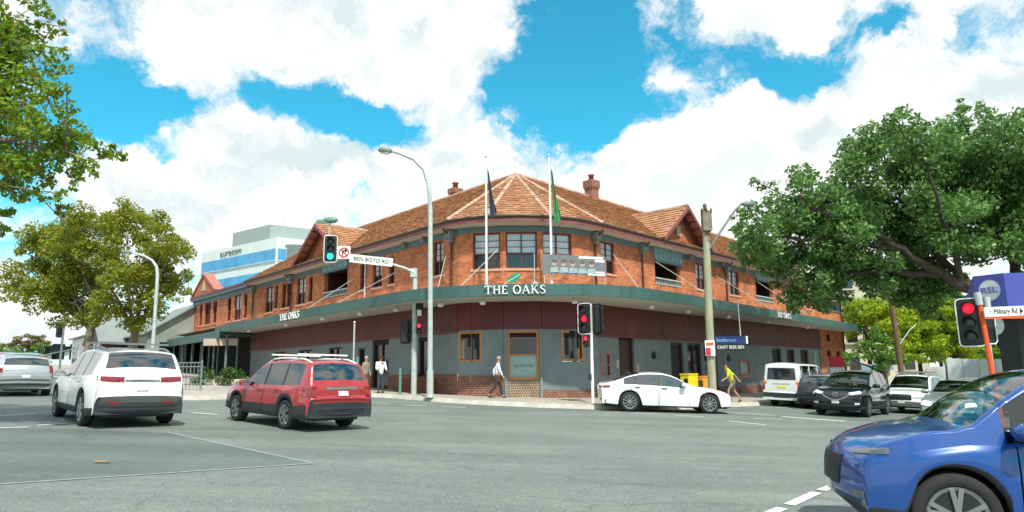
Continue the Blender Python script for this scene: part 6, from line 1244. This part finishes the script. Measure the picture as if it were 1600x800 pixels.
M1 = [(-30.6, 45.43, 10.82, 2.26), (-32.75, 45.96, 9.17, 1.84), (-31.23, 44.69, 7.25, 1.69), (-27.39, 42.65, 11.08, 2.05), (-30.13, 45.44, 8.19, 2.15), (-28.71, 45.86, 8.67, 2.18), (-29.6, 45.62, 6.05, 1.72), (-27.08, 44.28, 6.1, 1.46), (-32.6, 44.86, 7.07, 0.93), (-25.92, 42.84, 9.43, 1.63), (-31.43, 45.33, 11.03, 1.74), (-33.6, 45.2, 7.9, .6), (-32.9, 44.8, 10.3, .7)]
M2 = [(-24.18, 42.29, 11.79, 1.63), (-23.81, 41.14, 10.3, 1.77), (-21.16, 40.25, 9.89, 1.54), (-21.92, 43.42, 9.48, 1.57), (-23.35, 43.96, 8.32, 2.09), (-22.96, 40.35, 7.79, 1.72), (-21.86, 43.2, 7.37, 1.43), (-22.94, 41.64, 6.0, 1.65), (-23.74, 40.6, 6.29, 1.34), (-20.24, 41.18, 9.67, 0.87), (-20.83, 43.08, 8.16, 0.74), (-23.36, 43.49, 11.63, 1.25), (-20.2, 41.18, 6.6, 0.68)]
for nm, lab, x, y, B_, sd_ in (('plane_tree', 'broad olive green plane tree on the far left footpath', -27.6, 44.6, M1, 17), ('plane_tree', 'taller olive green plane tree right of the broad one, by the curved lamp', -23.6, 42.6, M2, 19)):
    zz = gz(x, y) + FP; c = (sum(b_[0] for b_ in B_) / len(B_), sum(b_[1] for b_ in B_) / len(B_))
    tree(nm, lab, x, y, [([(x, y, zz), (x + .05, y, zz + 1.6), (x + .1, y, zz + 2.8)], [.34, .26, .22])] + [([(x + .1, y, zz + 2.6), (x + dx * .35, y + dy, zz + 4.6), (c[0] + dx, c[1] + dy, zz + 7.2 + dz)], (.15, .03)) for dx, dy, dz in ((-1.9, .4, 0), (1.4, -.3, .6), (.1, .3, 1.6), (-3.0, .2, -1), (2.0, .5, -1.2))], B_, 'olive_leaf', 'bark_pale', 330, .105, clump=.36, n_cl=14, seed=sd_, group='plane trees along the left footpath')
LIM = [((29.9, 58.0), 'yellow green leafy tree behind the end of the right awning', [(29.83, 58.46, 7.02, 1.64), (30.17, 56.18, 6.0, 1.84), (30.1, 58.87, 4.86, 1.53), (31.65, 57.32, 4.21, 1.86), (29.71, 59.52, 6.01, 1.11), (32.2, 58, 6.3, 1.5)], 'lime_leaf'),
       ((34.6, 58.9), 'yellow green tree behind the brown street pole', [(34.73, 59.92, 6.54, 1.68), (34.52, 58.02, 4.75, 1.89), (33.2, 58.5, 5.4, 1.4), (35.53, 58.16, 3.4, 1.35), (33.6, 58, 3.3, 1.2)], 'lime_leaf'),
       ((38.2, 59.5), 'bright green spreading tree left of the red signal', [(38.21, 62.99, 6.19, 1.76), (37.65, 59.55, 4.81, 2.11), (38.2, 58.38, 6.36, 1.64), (41.4, 61.0, 4.85, 1.99), (38.19, 58.99, 3.13, 1.64), (41.09, 60.04, 3.13, 1.67)], 'lime_leaf'),
       ((27.3, 51.0), 'mid green bushy tree behind the white van and black SUV', [(26.36, 50.47, 2.99, 1.31), (24.98, 51.13, 2.53, 0.93), (29.13, 52.6, 2.54, 1.22), (28, 52, 4, 1.2)], 'mid_leaf'),
       ((35.5, 48.5), 'mid green tree behind the orange signal pole', [(33.03, 46.57, 4.93, 1.74), (35.53, 49.79, 3.31, 1.85), (36.81, 49.48, 4.2, 1.84), (36.75, 46.89, 4.91, 2.19), (34.5, 50, 6, 1.6), (38.5, 50, 6.2, 2)], 'mid_leaf'),
       ((44.5, 72), 'tall dark green tree far behind the bright green tree', [(44, 72, 8, 3), (47.5, 73, 7, 3), (42, 72, 5.5, 2.6), (50, 72, 6, 3), (40.5, 73, 8, 2.2), (46, 72, 4, 2.6)], 'fig_leaf'),
       ((60, 88), 'dark green distant tree at the far right end of the street', [(60, 88, 8, 4), (55, 90, 8, 4), (65, 88, 9, 4), (52, 90, 5, 3), (70, 85, 7, 4), (60, 88, 4, 3)], 'mid_leaf'),
       ((34.5, 78), 'dark green tree in front of the beige apartment block', [(34.5, 78, 7.5, 2.6), (36.5, 79, 6, 2.6), (33, 78, 5, 2.2), (38.5, 80, 8, 2.4), (35, 78, 3, 2.5)], 'mid_leaf'),
       ((43.5, 69.5), 'broad mid green tree behind the bright green tree and the trucks', [(41.06, 70.59, 8.75, 2.65), (42.16, 66.96, 8.97, 2.83), (43.12, 71.23, 6.12, 2.66), (40.5, 70, 5.5, 2.2)], 'mid_leaf'),
       ((48.8, 68.5), 'broad mid green tree behind the orange signal pole, partly under the purple awning', [(48.48, 70.78, 8.68, 2.99), (49.53, 66.83, 8.24, 3.13), (54.93, 69.7, 8.48, 3.27), (47.18, 66.76, 5.14, 2.48), (49.02, 66.01, 4.46, 2.45), (53, 68, 5, 3)], 'mid_leaf'),
       ((-78, 110), 'autumn coloured tree at the far left end of the street', [(-80.95, 109.84, 6.8, 1.5), (-79.18, 110.08, 7.81, 1.6), (-76.99, 110.58, 8.11, 1.7), (-75.22, 110.38, 7.26, 1.5), (-78.12, 110.24, 6.48, 1.7), (-82.5, 110, 6, 1.6)], 'autumn_leaf'),
       ((-72, 100), 'green tree in front of the autumn coloured tree far left', [(-74, 100, 5.6, 1.6), (-71.5, 100, 5.4, 1.5), (-69, 101, 5.6, 1.5)], 'mid_leaf')]
for k, ((x, y), lab, B_, lm) in enumerate(LIM):
    zz = gz(x, y); cz = sum(b_[2] for b_ in B_) / len(B_); sm = sum(b_[3] for b_ in B_) / len(B_)
    tree('leafy_tree', lab, x, y, [([(x, y, zz), (x, y, zz + (cz - zz) * .55)], [.22, .15])] + [([(x, y, zz + (cz - zz) * .5), (B_[j][0], B_[j][1], B_[j][2])], (.10, .03)) for j in range(min(4, len(B_)))], B_, lm, 'bark', 260 if sm < 2 else 110, .12 if sm < 2 else .2, clump=.36, n_cl=16 if sm < 2 else 8, seed=31 + k, group='trees beyond the far ends of the streets', flat=.55, h=0)

# ------------------------------------------------------------------ other buildings and far things
t = thing('office_building', 'white office block with blue glass bands rising behind the pub on the left', 'office building', (-48, 125, gz(-48, 125)))
OC = Vector((-41.4, 118)); od1 = Vector((-.80, .60)); od2 = Vector((.80, .60))
OF1 = PF(OC, od1, (-.6, -.8)); OF2 = PF(OC, od2, (.6, -.8)); ZO = 26.2; Wd1, Wd2 = 25, 24
g = MB(); q = [OC, OC + od2 * Wd2, OC + od2 * Wd2 + od1 * Wd1, OC + od1 * Wd1]; g.prism([(p.x, p.y, 0) for p in q], (0, 0, 0), (0, 0, ZO)); g.build('wall', 'office_white', t)
for F, wd in ((OF1, Wd1), (OF2, Wd2)):
    for k in range(6):
        z1 = ZO - 2.0 - 3.85 * k; z0_ = z1 - 2.1; n = int(wd / 1.5)
        for j in range(n):
            g = MB(); a, c = .25 + (wd - .5) * j / n + .03, .25 + (wd - .5) * (j + 1) / n - .03; fbox(g, F, a, c, z0_, z1, -.2, .05); g.build('window_pane', 'glass_blue', t)
        g = MB(); fbox(g, F, .1, wd - .1, z0_ - .12, z0_ - .02, 0, .22); g.build('ledge', 'office_white', t)
text('lettering', 'aurecon', 1.75, OF1(14.5, ZO - 1.0, .1), OF1.d.to_3d() * -1, (0, 0, 1), .1, 'galv_dark', t, width=7.2)
g = MB(); c = OC + od1 * 8.2 + od2 * 5; q = [c + od1 * a + od2 * b_ for a, b_ in ((-6, -5), (-6, 6), (6, 6), (6, -5))]; g.prism([(p.x, p.y, ZO) for p in q], (0, 0, 0), (0, 0, 2.6)); g.build('plant_room', 'office_grey', t)
g = MB(); p = OC + od2 * 1; g.tube([(p.x, p.y, ZO), (p.x, p.y, ZO + 3)], .07, 6); g.build('aerial', 'galv', t)
t = thing('roof_vent', 'white domed roof ventilator behind the left gable', 'roof vent', (-26, 62, 10.5)); g = MB(); g.lathe((-21.05, 66, 13.75), [(1.05, -.6), (1.05, .5), (1.25, .55), (1.25, .75), (.7, 1.1), (.3, 1.25)], 16); g.build('drum', 'office_white', t); g = MB(); g.lathe((-21.05, 66, 8.0), [(.8, 0), (.8, 5.1)], 16); g.build('base', 'office_grey', t)
def gable_shop(label, x, y, w, d, zw, zr, az, wm='shop_wall', rm='grey_roof'):
    t = thing('shop_building', label, 'shop', (x, y, gz(x, y)), az); z0_ = -.5; zw -= gz(x, y); zr -= gz(x, y)
    g = MB(); P = [Vector((w / 2 * a, d / 2 * b_, 0)) for a, b_ in ((-1, -1), (1, -1), (1, 1), (-1, 1))]
    for a, c in ((0, 1), (1, 2), (2, 3), (3, 0)): g.face([P[a] + Vector((0, 0, z0_)), P[c] + Vector((0, 0, z0_)), P[c] + Vector((0, 0, zw)), P[a] + Vector((0, 0, zw))])
    for sx in (-1, 1): g.face([Vector((sx * w / 2, -d / 2, zw)), Vector((sx * w / 2, d / 2, zw)), Vector((sx * w / 2, 0, zr))])
    local(g, t).build('wall', wm, t)
    g = MB(); o = .4; sl = (zr - zw) / (d / 2)
    for sy in (-1, 1): g.prism([Vector((-w / 2 - o, sy * (d / 2 + o), zw - o * sl + .05)), Vector((w / 2 + o, sy * (d / 2 + o), zw - o * sl + .05)), Vector((w / 2 + o, 0, zr + .05)), Vector((-w / 2 - o, 0, zr + .05))], (0, 0, 0), (0, 0, .12))
    local(g, t).build('roof', rm, t)
    for k in range(3):
        for sx in (-1, 1): g = MB(); g.box((sx * (w / 2 + .01), (k - 1) * d * .28, 1.6), (.06, d * .2, 2.0)); local(g, t).build('window', 'glass_dark', t)
    for sy in (-1, 1):
        for k in range(2): g = MB(); g.box(((k - .5) * w * .45, sy * (d / 2 + .01), 1.6), (w * .32, .06, 2.0)); local(g, t).build('window', 'glass_dark', t)
    return t
gable_shop('low grey roofed shop joining the left end of the pub awning', -30.3, 63.5, 7, 8, 5.6, 8.2, -41)
gable_shop('dark gabled shop left of the grey roofed shop behind the plane trees', -36.5, 67.5, 8, 7, 5.2, 7.6, 49, 'timber_dark')
gable_shop('pale flat fronted building behind the broad plane tree', -44, 78, 9, 9, 6.2, 6.8, -41, 'office_white')
gable_shop('small distant white building beside the autumn tree', -61, 95, 7, 7, 4.9, 5.8, -41, 'office_white')
gable_shop('brick shop with a dark roof between the two plane trees', -40.5, 72, 5, 6, 6.6, 7.6, -41, 'brick_pale_plain')
t = thing('shop_awning', 'dark green awning on posts continuing past the left end of the pub', 'awning', (-29.5, 58, gz(-29.5, 58)))
g = MB(); A = [(-31.5, 61.5), (-20.6, 48.4)]; dvec = Vector((.75, .66)) * 2.6
g.prism([(A[0][0], A[0][1], 4.72), (A[1][0], A[1][1], 4.72), (A[1][0] + dvec.x, A[1][1] + dvec.y, 4.72), (A[0][0] + dvec.x, A[0][1] + dvec.y, 4.72)], (0, 0, 0), (0, 0, .1)); g.build('roof', 'awning_green', t)
g = MB(); g.bar((A[0][0] - .1, A[0][1] - .1, 4.70), (A[1][0] - .1, A[1][1] - .1, 4.70), .06, .62); g.build('fascia', 'awning_green', t)
for k in range(7): f = k / 6; x, y = A[0][0] * (1 - f) + A[1][0] * f + .3, A[0][1] * (1 - f) + A[1][1] * f + .3; g = MB(); g.tube([(x, y, gz(x, y)), (x, y, 4.7)], .08, 8); g.build('post', 'galv_dark', t)
g = MB(); g.bar((-21.9, 48.6, 4.2), (-19.6, 48.9, 4.2), .05, .5); g.build('blind', 'soffit_cream', t)
t = thing('apartment_block', 'beige apartment block behind the fig tree on the right', 'apartment building', (46, 90, gz(46, 90))); g = MB(); g.box((46.5, 91, 6), (10.5, 10, 18.5)); g.build('wall', 'apartment', t)
for i in range(3):
    for j in range(4): zc = 13 - 3.4 * j; xx = 42.4 + 3.4 * i; g = MB(); g.box((xx, 85.98, zc), (1.5, .12, 2.2)); w_ = g.build('window', 'galv', t); g = MB(); g.box((xx, 85.9, zc), (1.3, .1, 2.0)); g.build('pane', 'glass_dark', w_); g = MB(); g.box((xx, 85.85, zc - 1.2), (1.9, .5, .12)); g.build('sill', 'apartment', w_)
t = thing('utility_pole', 'brown timber street pole among the yellow green trees', 'power pole', (27.0, 48.2, gz(27, 48.2) + FP)); g = MB(); g.tube([(27.0, 48.2, gz(27, 48.2)), (26.9, 48.2, 4), (26.7, 48.2, 7.6)], [.2, .18, .15], 10); g.build('pole', 'wood_brown', t); g = MB(); g.box((26.7, 48.2, 7.1), (1.8, .12, .14)); g.build('crossarm', 'wood_brown', t)
g = MB(); g.tube([(26.9, 48.1, 3.3), (27.8, 48.1, 4.4), (28.3, 48.1, 4.8)], .04, 6); g.build('bracket', 'galv', t)
t = thing('awning_shelter', 'small teal shelter roof by the brick end of the pub', 'shelter', (25.5, 54, gz(25.5, 54))); g = MB(); g.box((29.3, 56.5, 1.9), (2.6, 1.5, .5)); g.build('roof', 'teal_panel', t); g = MB(); g.tube([(28.3, 56.3, -.3), (28.3, 56.3, 1.7)], .05, 6); g.build('post', 'galv', t); g = MB(); g.tube([(30.3, 56.3, -.3), (30.3, 56.3, 1.7)], .05, 6); g.build('post', 'galv', t)
# corner building with the purple awning, right edge
t = thing('corner_building', 'purple blue awning building with round club emblem at the right edge', 'club building', (13.5, 17.5, gz(13.5, 17.5) + FP))
c0 = Vector((11.25, 15.5)); cl = Vector((10.98, 16.15)); cr_ = Vector((15.5, 15.75)); bk = Vector((14, 21))
g = MB(); T3 = lambda p, z: (p.x, p.y, z)
g.face([T3(cl, 3.12), T3(c0, 2.86), T3(c0, 3.78), T3(cl, 3.80)]); g.face([T3(c0, 2.86), T3(cr_, 2.80), T3(cr_, 3.86), T3(c0, 3.78)]); g.face([T3(cl, 3.80), T3(c0, 3.78), T3(cr_, 3.86), T3(bk, 3.84)]); g.face([T3(cl, 3.12), T3(bk, 3.1), T3(bk, 3.84), T3(cl, 3.80)]); g.face([T3(cr_, 2.8), T3(bk, 2.8), T3(bk, 3.84), T3(cr_, 3.86)]); g.build('awning_fascia', 'purple_fascia', t)
g = MB(); g.face([T3(cl, 3.11), T3(bk, 2.95), T3(cr_, 2.80), T3(c0, 2.855)]); g.build('awning_soffit', 'galv_dark', t)
fd_ = (c0 - cl).normalized(); fn = Vector((fd_.y, -fd_.x)) if fd_.y > 0 else Vector((fd_.y, -fd_.x)); fn = fn if fn.dot(Vector((-11, -15.5))) > 0 else -fn
lc = (cl + c0) / 2; lc3 = Vector((lc.x, lc.y, 3.42)) + fn.to_3d() * .012; r3 = fd_.to_3d(); u3 = Vector((0, 0, 1)); n3 = fn.to_3d()
def disc(nm, rad, o, m, k=1.0):
    g = MB(); g.prism([lc3 + r3 * rad * math.cos(R(a)) + u3 * rad * k * math.sin(R(a)) for a in range(0, 360, 15)], n3 * o, n3 * (o + .006)); return g.build(nm, m, t)
em = disc('emblem', .25, 0, 'lilac'); disc('emblem_face', .22, .008, 'office_white')
sign_plate('emblem_band', lc3 + n3 * .02, r3, .46, .15, 'lilac', t, d=.006); text('lettering', 'RSL', .19, lc3 + n3 * .026, r3, u3, .004, 'purple_fascia', t, width=.36)
g = MB(); g.box((12.35, 16.9, 1.2), (.5, .5, 3.6), R(20)); g.build('column', 'dark', t)
t = thing('round_sign', 'grey back of a round road sign under the purple awning', 'road sign', base(11.0, 15.9)); p = Vector(base(11.0, 15.9)); g = MB(); g.tube([p, p + Vector((0, 0, 2.7))], .03, 8); g.build('post', 'galv', t); g = MB(); g.lathe((11.12, 15.85, 2.62), [(.24, 0), (.24, .02)], 20, ax='Y'); g.build('disc', 'galv', t)
# far left signal
t = thing('traffic_signal', 'distant black traffic signal in front of the far left trees', 'traffic light', base(-39.4, 60)); g = MB(); p = Vector(base(-39.4, 60)); g.tube([p, (-39.4, 60, 6.2)], .09, 8); g.build('pole', 'galv_dark', t); signal_head(t, (-39.6, 59.9, 6.0), 150, {}, s=1.0, border=False)
